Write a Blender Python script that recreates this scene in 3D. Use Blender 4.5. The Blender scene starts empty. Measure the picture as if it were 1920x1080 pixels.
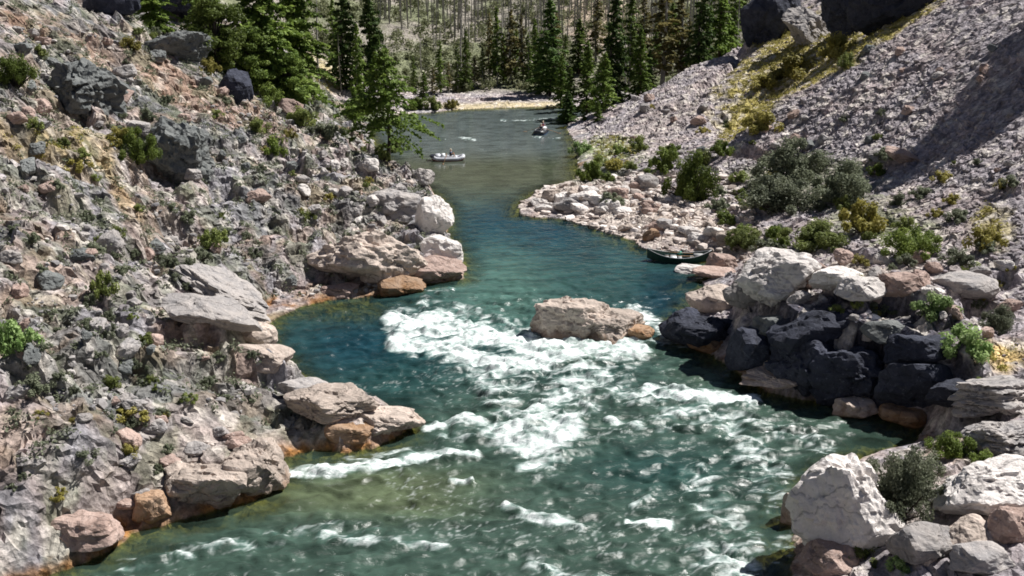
import bpy, bmesh, math, random
import numpy as np
from mathutils import Vector, Matrix
R = math.radians
random.seed(7); rng = np.random.default_rng(7)
SC = bpy.context.scene
COL = SC.collection

# ------------------------------------------------------------------ camera
W_, H_, F_ = 1920.0, 1080.0, 2059.0
PITCH = R(18.5); CAMZ = 30.0
CP, SP = math.cos(PITCH), math.sin(PITCH)
def ray(px, py):
    u = (px-960)/F_; v = (540-py)/F_
    return np.array([u, CP+v*SP, -SP+v*CP])
def at(px, py, d):
    return np.array([0, 0, CAMZ]) + d*ray(px, py)
def onwater(px, py, z=0.0):
    r = ray(px, py); return at(px, py, (z-CAMZ)/r[2])
def project(x, y, z):
    dy = y*CP-(z-CAMZ)*SP; up = y*SP+(z-CAMZ)*CP
    dy = np.maximum(dy, 1.0)
    return 960+F_*x/dy, 540-F_*up/dy, dy

# ------------------------------------------------------------------ noise
def _h(ix, iy, s):
    n = (ix.astype(np.int64)*374761393+iy.astype(np.int64)*668265263+s*1442695041) & 0xffffffff
    n = ((n ^ (n >> 13))*1274126177) & 0xffffffff
    n = ((n ^ (n >> 16))*2246822519) & 0xffffffff
    return ((n ^ (n >> 15)) & 0xffffff)/float(0xffffff)
def perlin(x, y, s=0):
    ix = np.floor(x); iy = np.floor(y); fx = x-ix; fy = y-iy
    u = fx*fx*fx*(fx*(fx*6-15)+10); v = fy*fy*fy*(fy*(fy*6-15)+10)
    def g(a, b):
        t = _h(ix+a, iy+b, s)*2*np.pi
        return np.cos(t)*(fx-a)+np.sin(t)*(fy-b)
    a = g(0, 0)*(1-u)+g(1, 0)*u; b = g(0, 1)*(1-u)+g(1, 1)*u
    return (a*(1-v)+b*v)*1.5
def fbm(x, y, o=4, s=0):
    r = 0; a = .5; f = 1
    for k in range(o):
        r = r+a*perlin(x*f, y*f, s+k*17); a *= .5; f *= 2.03
    return r
def blocks(x, y, s=0, tilt=1.0):
    """tilted voronoi facets: (height, distance to crack, id)"""
    ix = np.floor(x); iy = np.floor(y)
    d1 = np.full(x.shape, 9.0); d2 = np.full(x.shape, 9.0)
    hh = np.zeros(x.shape); idd = np.zeros(x.shape)
    for a in (-1, 0, 1):
        for b in (-1, 0, 1):
            cx = ix+a+.1+.8*_h(ix+a, iy+b, s); cy = iy+b+.1+.8*_h(ix+a, iy+b, s+1)
            d = np.hypot(x-cx, y-cy)
            r = _h(ix+a, iy+b, s+2)
            t1 = (_h(ix+a, iy+b, s+3)-.5)*2*tilt; t2 = (_h(ix+a, iy+b, s+4)-.5)*2*tilt
            h = (r-.5)+t1*(x-cx)+t2*(y-cy)
            m = d < d1
            d2 = np.where(m, d1, np.minimum(d2, d))
            hh = np.where(m, h, hh); idd = np.where(m, r, idd); d1 = np.where(m, d, d1)
    return hh, d2-d1, idd
def sst(a, b, x):
    t = np.clip((x-a)/(b-a), 0, 1); return t*t*(3-2*t)

# ------------------------------------------------------------------ shore lines
LEFT_PX = [(0,1110),(110,1068),(200,1032),(255,1005),(370,965),(480,938),(515,905),(520,862),(590,845),(640,850),(700,842),(765,806),(735,772),
           (650,752),(600,742),(560,705),(515,690),(500,655),(497,612),(560,575),(640,560),(700,556),(780,535),(868,524),(868,488),(838,440),
           (838,390),(800,352),(740,325),(705,280),(690,240),(700,226),(745,216),(800,212),(860,206),(960,202),(1040,201)]
RIGHT_PX = [(1150,202),(1150,212),(1072,222),(1062,240),(1078,268),(1084,300),(1080,338),(1020,352),(972,384),(975,405),(1060,412),(1110,428),
            (1190,452),(1206,468),(1290,474),(1350,488),(1345,512),(1320,530),(1318,555),(1300,575),(1256,600),(1262,640),(1330,662),(1400,705),(1440,738),(1560,756),
            (1640,775),(1730,800),(1730,830),(1640,850),(1540,890),(1505,935),(1490,1000),(1488,1080),(1480,1160)]
LW = [(-34.,-60.),(-32.,28.)] + [tuple(onwater(*p)[:2]) for p in LEFT_PX]
RW = [tuple(onwater(*p)[:2]) for p in RIGHT_PX] + [(11.,28.),(12.,-60.)]
POLY = np.array(LW+RW)
def sdf(x, y):
    """positive on land, negative in the river"""
    n = len(POLY); best = np.full(x.shape, 1e9); ins = np.zeros(x.shape, bool)
    for i in range(n):
        ax, ay = POLY[i]; bx, by = POLY[(i+1) % n]
        ex, ey = bx-ax, by-ay
        t = np.clip(((x-ax)*ex+(y-ay)*ey)/(ex*ex+ey*ey+1e-9), 0, 1)
        best = np.minimum(best, (x-ax-t*ex)**2+(y-ay-t*ey)**2)
        c = (ay > y) != (by > y)
        xi = ax+(y-ay)*ex/(ey if abs(ey) > 1e-9 else 1e-9)
        ins ^= c & (x < xi)
    d = np.sqrt(best)
    return np.where(ins, -d, d)

# ------------------------------------------------------------------ control points (photo x, photo y, depth)
CTRL = [(0,1080,50),(0,1000,52),(0,900,55),(0,700,62),(0,540,70),(0,400,78),(0,250,88),(0,100,103),(0,0,118),(0,-100,135),
 (-200,600,62),(-200,300,78),(-200,0,105),
 (150,900,56),(150,800,58.5),(150,600,68),(150,450,78),(150,300,92),(150,150,110),(150,30,128),
 (300,900,59),(300,800,62),(300,600,76),(300,400,96),(300,300,104),(300,200,116),(250,90,130),(400,130,136),(400,800,64),
 (400,700,70),(400,500,90),(400,560,83),(450,440,99),(450,300,116),(480,185,140),(560,230,140),(640,285,137),(720,315,133),(780,338,129),(600,380,114),
 (600,450,103),(700,420,108),(700,370,119),
 (560,200,160),(600,200,170),(640,205,178),(480,60,175),(560,110,185),(300,40,165),(100,0,180),(300,-100,200),(680,150,200),(760,160,205),
 (900,175,200),(900,120,218),(900,60,236),(900,0,256),(900,-150,310),(900,-350,400),(600,-200,300),(600,-400,400),(1100,160,208),(1100,60,234),
 (1100,-20,262),(1250,40,250),(1400,-20,275),(1250,-200,330),(1250,-400,420),(1500,-300,380),(200,-300,300),(1700,-300,330),
 (1130,255,158),(1200,192,167),(1300,122,175),(1400,62,184),(1480,0,193),(1560,-60,205),
 (1160,270,148),(1250,250,150),(1300,210,152),(1350,170,156),(1450,110,163),(1560,75,156),(1650,20,160),(1750,-60,165),
 (1480,165,150),(1400,250,146),
 (1920,0,122),(1770,0,135),(1620,92,134),(1500,172,134),(1380,272,131),(1300,330,128),(1920,-150,145),
 (2100,0,110),(2100,300,88),(2100,600,70),(2100,900,55),
 (1920,150,110),(1920,290,97),(1920,450,85),(1920,600,74),(1920,700,67),(1700,300,112),(1700,400,98),(1700,500,86),(1500,300,124),(1600,200,124),
 (1750,150,119),(1500,400,109),(1500,480,95),(1400,400,112),
 (1500,565,81),(1600,585,75.5),(1700,595,74),(1790,640,71),(1840,700,67),(1400,590,84),
 (1100,380,120.5),(1200,392,116),(1300,418,110),(1380,445,104),(1390,520,93),(1180,330,130),(1120,330,134),
 (1900,1000,51.5),(1900,900,56),(1900,800,61),(1700,1050,52),(1600,1080,52),(1800,870,59),(1700,950,55.5),(1850,1080,49)]
WCTRL = [(-60,30,34),(-60,-40,55),(-140,60,80),(-140,200,85),(60,30,32),(60,-40,50),(130,60,75),(140,200,85),(0,470,105),(-150,420,120),(160,420,120),
         (34,186,5),(30,196,1.5),(42,205,5),(22,190,.6),(50,215,9)]
pts = [at(*c) for c in CTRL]+[np.array(c, float) for c in WCTRL]
for seg in (LW, RW):
    for (a, b) in zip(seg[:-1], seg[1:]):
        a = np.array(a); b = np.array(b); n = max(1, int(np.linalg.norm(b-a)/5))
        for k in range(n):
            p = a+(b-a)*k/n; pts.append(np.array([p[0], p[1], 0.0]))
pts = np.array(pts)
_n = len(pts)
_D = np.hypot(pts[:, None, 0]-pts[None, :, 0], pts[:, None, 1]-pts[None, :, 1])
_P = np.c_[np.ones(_n), pts[:, 0], pts[:, 1]]
_A = np.zeros((_n+3, _n+3)); _A[:_n, :_n] = _D-np.eye(_n)*.6; _A[:_n, _n:] = _P; _A[_n:, :_n] = _P.T
_w = np.linalg.lstsq(_A, np.r_[pts[:, 2], 0, 0, 0], rcond=None)[0]
def rbf(x, y):
    sh = x.shape; x = x.ravel(); y = y.ravel(); out = np.empty(x.size)
    for k in range(0, x.size, 60000):
        a = x[k:k+60000]; b = y[k:k+60000]
        out[k:k+60000] = np.hypot(a[:, None]-pts[None, :, 0], b[:, None]-pts[None, :, 1]) @ _w[:_n]+_w[_n]+_w[_n+1]*a+_w[_n+2]*b
    return out.reshape(sh)

def axis(parts):
    out = []
    for a, b, s in parts:
        out += list(np.arange(a, b-1e-6, s))
    return np.array(out+[parts[-1][1]])
XS = axis([(-230,-110,6),(-110,-62,1.1),(-62,-46,.4),(-46,46,.19),(46,70,.4),(70,120,1.1),(120,240,6)])
YS = axis([(-60,36,3),(36,44,.5),(44,136,.19),(136,200,.36),(200,262,.8),(262,480,4)])
X, Y = np.meshgrid(XS, YS)
wx = X+.55*fbm(X*.35, Y*.35, 3, 5); wy = Y+.55*fbm(X*.35+40, Y*.35, 3, 9)
SD = sdf(wx, wy)
BASE = rbf(X, Y)
CENTRE = np.interp(Y, [0,40,55,65,80,95,110,120,135,160,176,190], [-8,-4,0,4,3,7,5,-3,-5,-4,-4,-200])
LEFTSIDE = X < CENTRE
PX, PY, PD = project(X, Y, np.maximum(BASE, 0))

def blob(cx, cy, rx, ry, ang=0, soft=.5):
    a = R(ang); dx = PX-cx; dy = PY-cy
    u = (dx*math.cos(a)+dy*math.sin(a))/rx; v = (-dx*math.sin(a)+dy*math.cos(a))/ry
    q = np.sqrt(u*u+v*v)+.35*NZ1
    return 1-sst(1-soft, 1+soft*.3, q)
NZ1 = fbm(X*.5, Y*.5, 4, 33)*2

HZ = np.maximum(BASE, 0)
def hgt(x, y):
    x = np.asarray(x, float); y = np.asarray(y, float)
    i = np.clip(np.searchsorted(XS, x)-1, 0, len(XS)-2); j = np.clip(np.searchsorted(YS, y)-1, 0, len(YS)-2)
    fx = np.clip((x-XS[i])/(XS[i+1]-XS[i]), 0, 1); fy = np.clip((y-YS[j])/(YS[j+1]-YS[j]), 0, 1)
    return (HZ[j, i]*(1-fx)+HZ[j, i+1]*fx)*(1-fy)+(HZ[j+1, i]*(1-fx)+HZ[j+1, i+1]*fx)*fy
_ds = np.arange(42, 420, .15)
def ground(px, py):
    r = ray(px, py); p = np.array([0, 0, CAMZ])[None]+_ds[:, None]*r[None]
    z = np.maximum(hgt(p[:, 0], p[:, 1]), 0)
    k = np.argmax(p[:, 2] < z)
    return p[k][0], p[k][1], float(z[k]), float(_ds[k])

# scarps: (polyline of photo x, y, depth), height of the drop, how far the raised side reaches
SCARPS = [
          ([(1225,228),(1285,190),(1330,158),(1385,112),(1402,62)], 0, 7),
          ([(1300,335),(1390,258),(1500,162),(1620,84),(1740,10)], -1.6, 5)]
def terrain():
    h = np.maximum(BASE, 0.02)
    for line, ht, reach in SCARPS:
        L = [np.array(ground(*p)[:2]) for p in line]
        best = np.full(X.shape, 1e9); side = np.zeros(X.shape); along = np.zeros(X.shape)
        for i, (a, b) in enumerate(zip(L[:-1], L[1:])):
            e = b-a; n = np.linalg.norm(e)
            t = np.clip(((X-a[0])*e[0]+(Y-a[1])*e[1])/(n*n), 0, 1)
            d = np.hypot(X-a[0]-t*e[0], Y-a[1]-t*e[1])
            s = ((X-a[0])*e[1]-(Y-a[1])*e[0])/n
            m = d < best
            best = np.where(m, d, best); side = np.where(m, -np.sign(s), side); along = np.where(m, (i+t)/(len(L)-1), along)
        env = np.sin(np.clip(along, .02, .98)*np.pi)**.5*np.exp(-(best/reach)**2)
        sd = best*side+.5*NZ1
        h = h+ht*env*(sst(-.8, .8, sd)-.5) if ht else h-2.6*np.sin(np.clip(along, .02, .98)*np.pi)**.5*np.exp(-(sd/1.1)**2)
    return h
h = terrain()
land = SD > 0
bankA = np.where(LEFTSIDE, 1.1, .6)
bar = (PX > 930) & (PX < 1420) & (PY > 330) & (PY < 520)
bankA = np.where(bar, .22, bankA)
bankA = np.where((PX > 1380) & (PX < 1800) & (PY > 540) & (PY < 800), 1.9, bankA)
bankA = np.where(PY < 260, .35, bankA)
bankA = bankA*(1+.5*fbm(X*.25, Y*.25, 2, 71))
bank = bankA*(1-np.exp(-np.maximum(SD, 0)/.7))
taper = sst(0, 3.5, SD)
# bedrock texture of the slopes
ca, sa = math.cos(R(52)), math.sin(R(52))
U = (X*ca+Y*sa); V = (-X*sa+Y*ca)
wU = U+.8*fbm(X*.4, Y*.4, 3, 3); wV = V+.8*fbm(X*.4+9, Y*.4, 3, 4)
b1, c1, i1 = blocks(wU/7.0, wV/3.6, 11, 1.1)
b2, c2, i2 = blocks(wU/2.6, wV/1.3, 21, 1.1)
b3, c3, i3 = blocks(wU/1.05+3, wV/.6, 31, 1.2)
b4, c4, i4 = blocks(X/.62, Y/.62, 41, 1.0)
rough = sst(-.3, .5, fbm(X*.12, Y*.12, 3, 88)*2)
b0, c0, i0 = blocks((wU+.3*wV)/15.0, wV/7.5, 61, 1.0)
leftmask = np.where(LEFTSIDE, 1.0, 0.0)
talus = np.where(~LEFTSIDE & (Y < 200), 1.0, 0.0)
talus *= sst(.5, 4, SD)
smooth_ledge = np.clip(blob(380,900,330,110,-12)+blob(640,790,170,50,12)+blob(420,590,110,60,30), 0, 1)*leftmask
detL = 1.7*b0+1.5*b1+(.38+.42*rough)*b2+(.07+.20*rough)*b3+.04*b4*rough-.5*np.exp(-(c1/.05)**2)*sst(.3, .7, i0)+.35*fbm(X*.5, Y*.5, 4, 55)
detL -= .8*np.exp(-(c2/.07)**2)*(.35+.65*rough)*sst(.2, .8, i1)+.25*np.exp(-(c3/.10)**2)*rough
detL = detL*(1-.6*smooth_ledge)
detR = .35*b1+.10*b2+.10*b4+.06*b3+.3*fbm(X*.35, Y*.35, 4, 66)-.14*np.exp(-(c4/.12)**2)-.15*np.exp(-(c2/.08)**2)*rough
detF = .8*fbm(X*.12, Y*.12, 4, 77)+.35*b2*rough
det = np.where(Y > 200, detF, np.where(LEFTSIDE, detL, detR))
det = np.where(bar, .14*b3+.08*b4+.55*b2+.35*b1+.2*fbm(X*.6, Y*.6, 3, 5), det)
dark_bank = blob(1600,670,210,95,8)*np.where(LEFTSIDE, 0, 1)
det = det+dark_bank*(.9*b2+.5*b3)
Hh = np.where(land, h*sst(-.5, 3.0, SD)+bank+det*np.where(LEFTSIDE, sst(-.2, 2.2, SD), taper), 0)
cliff = sst(.45, .7, blob(1610,655,200,110,12,.3)*np.where(LEFTSIDE, 0, 1))
Hh = np.where(land, np.maximum(Hh, cliff*(5.0+.5*b2+.3*b1)*sst(1.4, 2.0, SD+.35*b2+.2*b3)), Hh)
Hh = np.where(land, np.maximum(Hh, .06+.12*np.minimum(SD, 2)+.1*b3), Hh)
for cx, cy, rx, ry, dp in [(280,478,48,30,3),(345,455,26,18,2.2),(140,652,46,26,2.8),(215,668,22,16,1.8),(30,660,20,28,2),(50,790,40,22,2),(225,975,34,32,2.2),(500,560,24,16,1.8),(565,470,22,26,2),
    (420,390,30,16,2),(450,330,26,16,1.8),(170,520,16,10,1.4),(340,70,20,14,2),(120,980,26,14,1.5),(240,720,26,14,1.6),(300,300,26,18,2),(180,330,24,14,1.8),(90,110,30,14,2),(1670,620,50,18,2),(1590,500,40,16,1.6),(1400,300,50,10,1.6),(1820,590,50,16,1.8),(1880,540,30,16,1.6),(1700,520,34,14,1.5)]:
    q_ = np.sqrt(((PX-cx)/rx)**2+((PY-cy)/ry)**2)+.5*NZ1+.25*b3
    Hh = np.where(land, np.maximum(Hh-dp*(1-sst(.75, 1.0, q_)), .1), Hh)
def blur(a):
    p = np.pad(a, 1, mode='edge')
    return (p[:-2, 1:-1]+p[2:, 1:-1]+p[1:-1, :-2]+p[1:-1, 2:]+2*p[1:-1, 1:-1]+.5*(p[:-2, :-2]+p[2:, 2:]+p[:-2, 2:]+p[2:, :-2]))/8
gy = np.gradient(Hh, YS, axis=0); gx = np.gradient(Hh, XS, axis=1)
steep = sst(1.2, 2.6, blur(blur(np.hypot(gx, gy))))
sm = Hh
for _ in range(4): sm = blur(sm)
Hh = np.where(land, Hh*(1-.85*steep)+sm*.85*steep, 0)
bed = -(.12+.30*np.minimum(-SD, 9)**.9)+.22*b3+.25*b2
bed = np.minimum(bed, -.05)
HZ = np.where(land, Hh, bed)

# ------------------------------------------------------------------ albedo of the ground (linear)
def lin(r, g, b): return np.array([((c/255.)/12.92 if c/255. <= .04045 else ((c/255.+.055)/1.055)**2.4) for c in (r, g, b)])
def mixc(c, col, m): return c*(1-m[..., None])+np.asarray(col)*m[..., None]  # col: one colour or an array of them
grey = lin(152,149,153); pink = lin(170,156,152); sage = lin(130,135,120); brown = lin(140,112,90); yell = lin(160,148,88)
dgrey = lin(96,100,100); white = lin(196,190,182); rust = lin(146,104,66)
C = np.zeros(X.shape+(3,))+grey
n1 = fbm(X*.18, Y*.18, 4, 101); n2 = fbm(X*.6, Y*.6, 4, 111); n3 = fbm(X*1.7, Y*1.7, 3, 121)
C = mixc(C, pink, sst(-.15, .25, n1)*.8)
C = mixc(C, sage, sst(.0, .22, n2+.1*n1)*.65*leftmask)
C = mixc(C, brown, sst(.08, .3, fbm(X*.25+7, Y*.25, 4, 131))*.5*leftmask*(1-smooth_ledge))
C = mixc(C, lin(148,140,143), talus*.75)
C = mixc(C, lin(162,148,145), talus*sst(0, .3, n1+.6*n3)*.6)
for cx, cy, rx, ry, an, col, k in [
    (110,90,170,45,25,lin(168,140,122),.8),(300,150,190,36,30,lin(165,138,120),.85),(470,240,120,34,35,lin(160,136,122),.7),(130,310,150,34,12,lin(170,150,108),.8),
    (240,400,70,22,50,lin(176,150,110),.7),(150,670,90,34,0,lin(160,132,112),.6),(60,60,60,40,0,brown,.5),
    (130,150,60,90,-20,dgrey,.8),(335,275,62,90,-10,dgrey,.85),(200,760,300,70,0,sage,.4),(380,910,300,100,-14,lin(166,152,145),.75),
    (640,790,150,45,10,lin(170,155,146),.7),(460,700,50,22,10,white,.8),(480,860,50,60,0,lin(176,168,150),.6),(440,590,90,40,35,lin(168,158,150),.6),
    (1480,110,120,34,-33,yell,.85),(1600,70,60,26,-30,yell,.8),(1700,30,90,12,-33,yell,.7),(1420,210,60,26,-30,lin(158,150,80),.7),(1250,230,120,40,-33,lin(158,146,140),.6),
    (1180,400,240,60,14,lin(190,178,168),.9),(1330,440,120,40,14,lin(190,176,166),.9),(1100,330,100,24,0,sage,.8),(1150,290,70,30,0,lin(120,132,70),.7),(1620,670,225,100,8,lin(62,62,72),.95),(1700,40,120,18,-33,lin(172,158,104),.9),(1560,120,150,24,-34,lin(172,158,104),.9),(1400,240,70,18,-34,lin(172,158,104),.8),(1480,110,170,60,-34,yell,.9),(1600,90,110,30,-34,yell,.9),(1400,215,70,40,-34,yell,.8),  # the near-black ellipse is right bank shade painted into the ground colour
    (1500,350,140,60,0,lin(100,108,72),.6),(1650,430,120,50,10,lin(110,118,70),.6),(1860,440,50,50,0,yell,.6),(1870,680,70,30,0,lin(196,170,110),.8),
    (1550,550,150,36,0,lin(180,168,155),.7),(1700,540,120,50,0,lin(160,148,138),.5),(1720,960,200,80,0,lin(170,158,148),.6),(1780,860,70,40,0,lin(180,160,140),.6),
    (600,130,60,70,0,lin(176,164,120),.8),(620,215,90,26,0,sage,.8),(700,220,60,14,0,lin(110,130,60),.6)]:
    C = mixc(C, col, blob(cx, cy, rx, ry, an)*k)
C = mixc(C, lin(104,106,106), sst(.02, .22, fbm(X*.11+3, Y*.11, 4, 151))*.7*leftmask)
C = mixc(C, lin(112,116,94), sst(.06, .22, fbm(X*.3+3, Y*.22, 4, 161))*.6*leftmask)
C = mixc(C, lin(170,146,124), sst(.10, .22, fbm(U*.10+3, V*.35, 4, 171))*.42*leftmask*(1-.8*smooth_ledge))
far = sst(196, 204, Y)
C = mixc(C, lin(138,132,122), far*.95)
C = mixc(C, lin(114,118,92), far*sst(-.1, .2, fbm(X*.07, Y*.07, 4, 141)))
C = mixc(C, lin(160,144,128), far*blob(1130,40,90,60,0)*.9)
C = mixc(C, lin(186,172,140), np.where((Y > 183) & (PX > 820) & (PX < 1060), 1-sst(1.0, 7, SD), 0)*.95)
tone = .72+.38*i3+.22*i2+.5*n3+.15*(i4-.5)
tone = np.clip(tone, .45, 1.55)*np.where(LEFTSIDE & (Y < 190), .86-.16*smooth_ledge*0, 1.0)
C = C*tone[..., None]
pale = (sst(.80, .86, i4)*sst(-.1, .2, n2)+sst(.86, .9, i3)*.6)*(1-far)*np.where(LEFTSIDE, .55, 1)
C = mixc(C, lin(206,198,188), np.clip(pale, 0, .7))
# waterline stain
st = (1-sst(.15, .75, HZ+.3*n3))*np.where(land, 1, 0)*(1-far)
st = st*np.where(bar, .25, 1)*np.where(Y > 140, 0, 1)*np.maximum(.35+.65*sst(-.05, .25, fbm(X*.3, Y*.3, 3, 191)), np.where(LEFTSIDE & (Y < 63), 1, 0))
C = mixc(C, np.where((LEFTSIDE & (Y < 63))[..., None], lin(160,114,66), rust), st*(.55+.45*sst(-.1, .15, n2)))
C = mixc(C, lin(92,84,40), np.where(~land, 1, 0)*.85)
C = mixc(C, lin(150,140,80), np.where(~land, 1, 0)*sst(.1, .3, n3+i3*.2)*.5)
C = np.clip(C, .01, .7)

# ------------------------------------------------------------------ mesh helpers
def tag(o, label=None, cat=None, group=None, kind=None):
    if label: o['label'] = label
    if cat: o['category'] = cat
    if group: o['group'] = group
    if kind: o['kind'] = kind
    return o
def mesh_np(name, co, faces, mat=None, smooth=False):
    """faces: (n,3) or (n,4) int array"""
    me = bpy.data.meshes.new(name); co = np.asarray(co, np.float32); faces = np.asarray(faces, np.int32)
    k = faces.shape[1]
    me.vertices.add(len(co)); me.vertices.foreach_set('co', co.ravel())
    me.loops.add(faces.size); me.loops.foreach_set('vertex_index', faces.ravel())
    me.polygons.add(len(faces)); me.polygons.foreach_set('loop_start', np.arange(0, faces.size, k, dtype=np.int32))
    me.polygons.foreach_set('loop_total', np.full(len(faces), k, np.int32))
    me.polygons.foreach_set('use_smooth', np.full(len(faces), smooth))
    me.update(); me.validate()
    if mat: me.materials.append(mat)
    return me
def link(name, me, parent=None):
    o = bpy.data.objects.new(name, me); COL.objects.link(o)
    if parent: o.parent = parent
    return o
def empty(name, loc=(0, 0, 0), rz=0, s=1):
    o = bpy.data.objects.new(name, None); COL.objects.link(o)
    o.location = loc; o.rotation_euler.z = rz; o.scale = (s, s, s) if not hasattr(s, '__len__') else s
    o.empty_display_size = .2
    return o
def fcol(me, name, arr):
    a = me.attributes.new(name, 'FLOAT_COLOR', 'POINT')
    a.data.foreach_set('color', np.c_[arr, np.ones(len(arr))].astype(np.float32).ravel())
def fval(me, name, arr):
    a = me.attributes.new(name, 'FLOAT', 'POINT'); a.data.foreach_set('value', np.asarray(arr, np.float32).ravel())

# ------------------------------------------------------------------ materials
class NT:
    def __init__(s, name):
        s.m = bpy.data.materials.new(name); s.m.use_nodes = True; s.t = s.m.node_tree; s.t.nodes.clear()
        s.out = s.n('ShaderNodeOutputMaterial'); s.b = s.n('ShaderNodeBsdfPrincipled'); s.l(s.b.outputs[0], s.out.inputs[0])
    def n(s, t, **k):
        x = s.t.nodes.new(t)
        for a, v in k.items():
            if a.startswith('_'):
                key = a[1:].replace('_', ' ')
                x.inputs[key].default_value = v
            else: setattr(x, a, v)
        return x
    def l(s, a, b): s.t.links.new(a, b)
    def math(s, op, a, b=None, c=None, clamp=False):
        x = s.n('ShaderNodeMath', operation=op, use_clamp=clamp)
        for i, v in enumerate((a, b, c)):
            if v is None: continue
            if isinstance(v, (int, float)): x.inputs[i].default_value = v
            else: s.l(v, x.inputs[i])
        return x.outputs[0]
    def mix(s, f, a, b, bt='MIX'):
        x = s.n('ShaderNodeMix', data_type='RGBA', blend_type=bt)
        for i, v in ((0, f), (6, a), (7, b)):
            if isinstance(v, (int, float)): x.inputs[i].default_value = v
            elif isinstance(v, (tuple, list, np.ndarray)): x.inputs[i].default_value = tuple(v)[:3]+(1,)
            else: s.l(v, x.inputs[i])
        return x.outputs[2]
    def noise(s, vec, scale, detail=6, dist=0, rough=.6):
        x = s.n('ShaderNodeTexNoise'); x.inputs['Scale'].default_value = scale; x.inputs['Detail'].default_value = detail
        x.inputs['Distortion'].default_value = dist; x.inputs['Roughness'].default_value = rough
        if vec is not None: s.l(vec, x.inputs['Vector'])
        return x.outputs[0]
    def ramp(s, v, lo, hi, a=0., b=1.):
        x = s.n('ShaderNodeMapRange'); x.inputs[1].default_value = lo; x.inputs[2].default_value = hi
        x.inputs[3].default_value = a; x.inputs[4].default_value = b; s.l(v, x.inputs[0]); return x.outputs[0]
    def bump(s, hts, dist):
        nrm = None
        for hgt_, st, d in hts:
            b = s.n('ShaderNodeBump'); b.inputs['Strength'].default_value = st; b.inputs['Distance'].default_value = d
            s.l(hgt_, b.inputs['Height'])
            if nrm: s.l(nrm, b.inputs['Normal'])
            nrm = b.outputs[0]
        s.l(nrm, s.b.inputs['Normal'])
def simple(name, col, rough=.6, nscale=6, var=.25, metal=0):
    t = NT(name); tc = t.n('ShaderNodeTexCoord').outputs['Object']
    n = t.noise(tc, nscale)
    c = t.mix(t.ramp(n, .3, .7), tuple(x*(1-var) for x in col), tuple(min(1, x*(1+var)) for x in col))
    t.l(c, t.b.inputs['Base Color']); t.b.inputs['Roughness'].default_value = rough; t.b.inputs['Metallic'].default_value = metal
    t.bump([(n, .25, .03)], 0); return t.m
def ground_mat():
    t = NT('ground_rock_and_soil'); tc = t.n('ShaderNodeTexCoord').outputs['Object']
    at_ = t.n('ShaderNodeAttribute', attribute_name='albedo').outputs['Color']
    n1 = t.noise(tc, 1.6, 8, .4, .68); n2 = t.noise(tc, 6, 6, .2, .7)
    v = t.n('ShaderNodeTexVoronoi', _Scale=3.2); t.l(tc, v.inputs['Vector'])
    v2 = t.n('ShaderNodeTexVoronoi', _Scale=1.3, feature='DISTANCE_TO_EDGE'); 
    wn = t.n('ShaderNodeMix', data_type='VECTOR'); wn.inputs[0].default_value = .25; t.l(tc, wn.inputs[4])
    nn = t.n('ShaderNodeTexNoise', _Scale=2.0); t.l(tc, nn.inputs['Vector']); t.l(nn.outputs[1], wn.inputs[5]); t.l(wn.outputs[1], v2.inputs['Vector'])
    f = t.math('MULTIPLY', t.ramp(n1, .3, .7, .55, 1.45), t.ramp(n2, .3, .7, .72, 1.28))
    sep = t.n('ShaderNodeSeparateColor'); t.l(v.outputs['Color'], sep.inputs[0])
    f = t.math('MULTIPLY', f, t.ramp(sep.outputs[0], 0, 1, .78, 1.22))
    c = t.mix(1.0, at_, f, 'MULTIPLY')
    t.l(c, t.b.inputs['Base Color']); t.b.inputs['Roughness'].default_value = .92
    t.b.inputs['Specular IOR Level'].default_value = .2
    t.bump([(n1, .7, .35), (v.outputs['Distance'], .55, .18), (v2.outputs[0], .4, .12), (n2, .5, .06)], 0); return t.m
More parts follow.
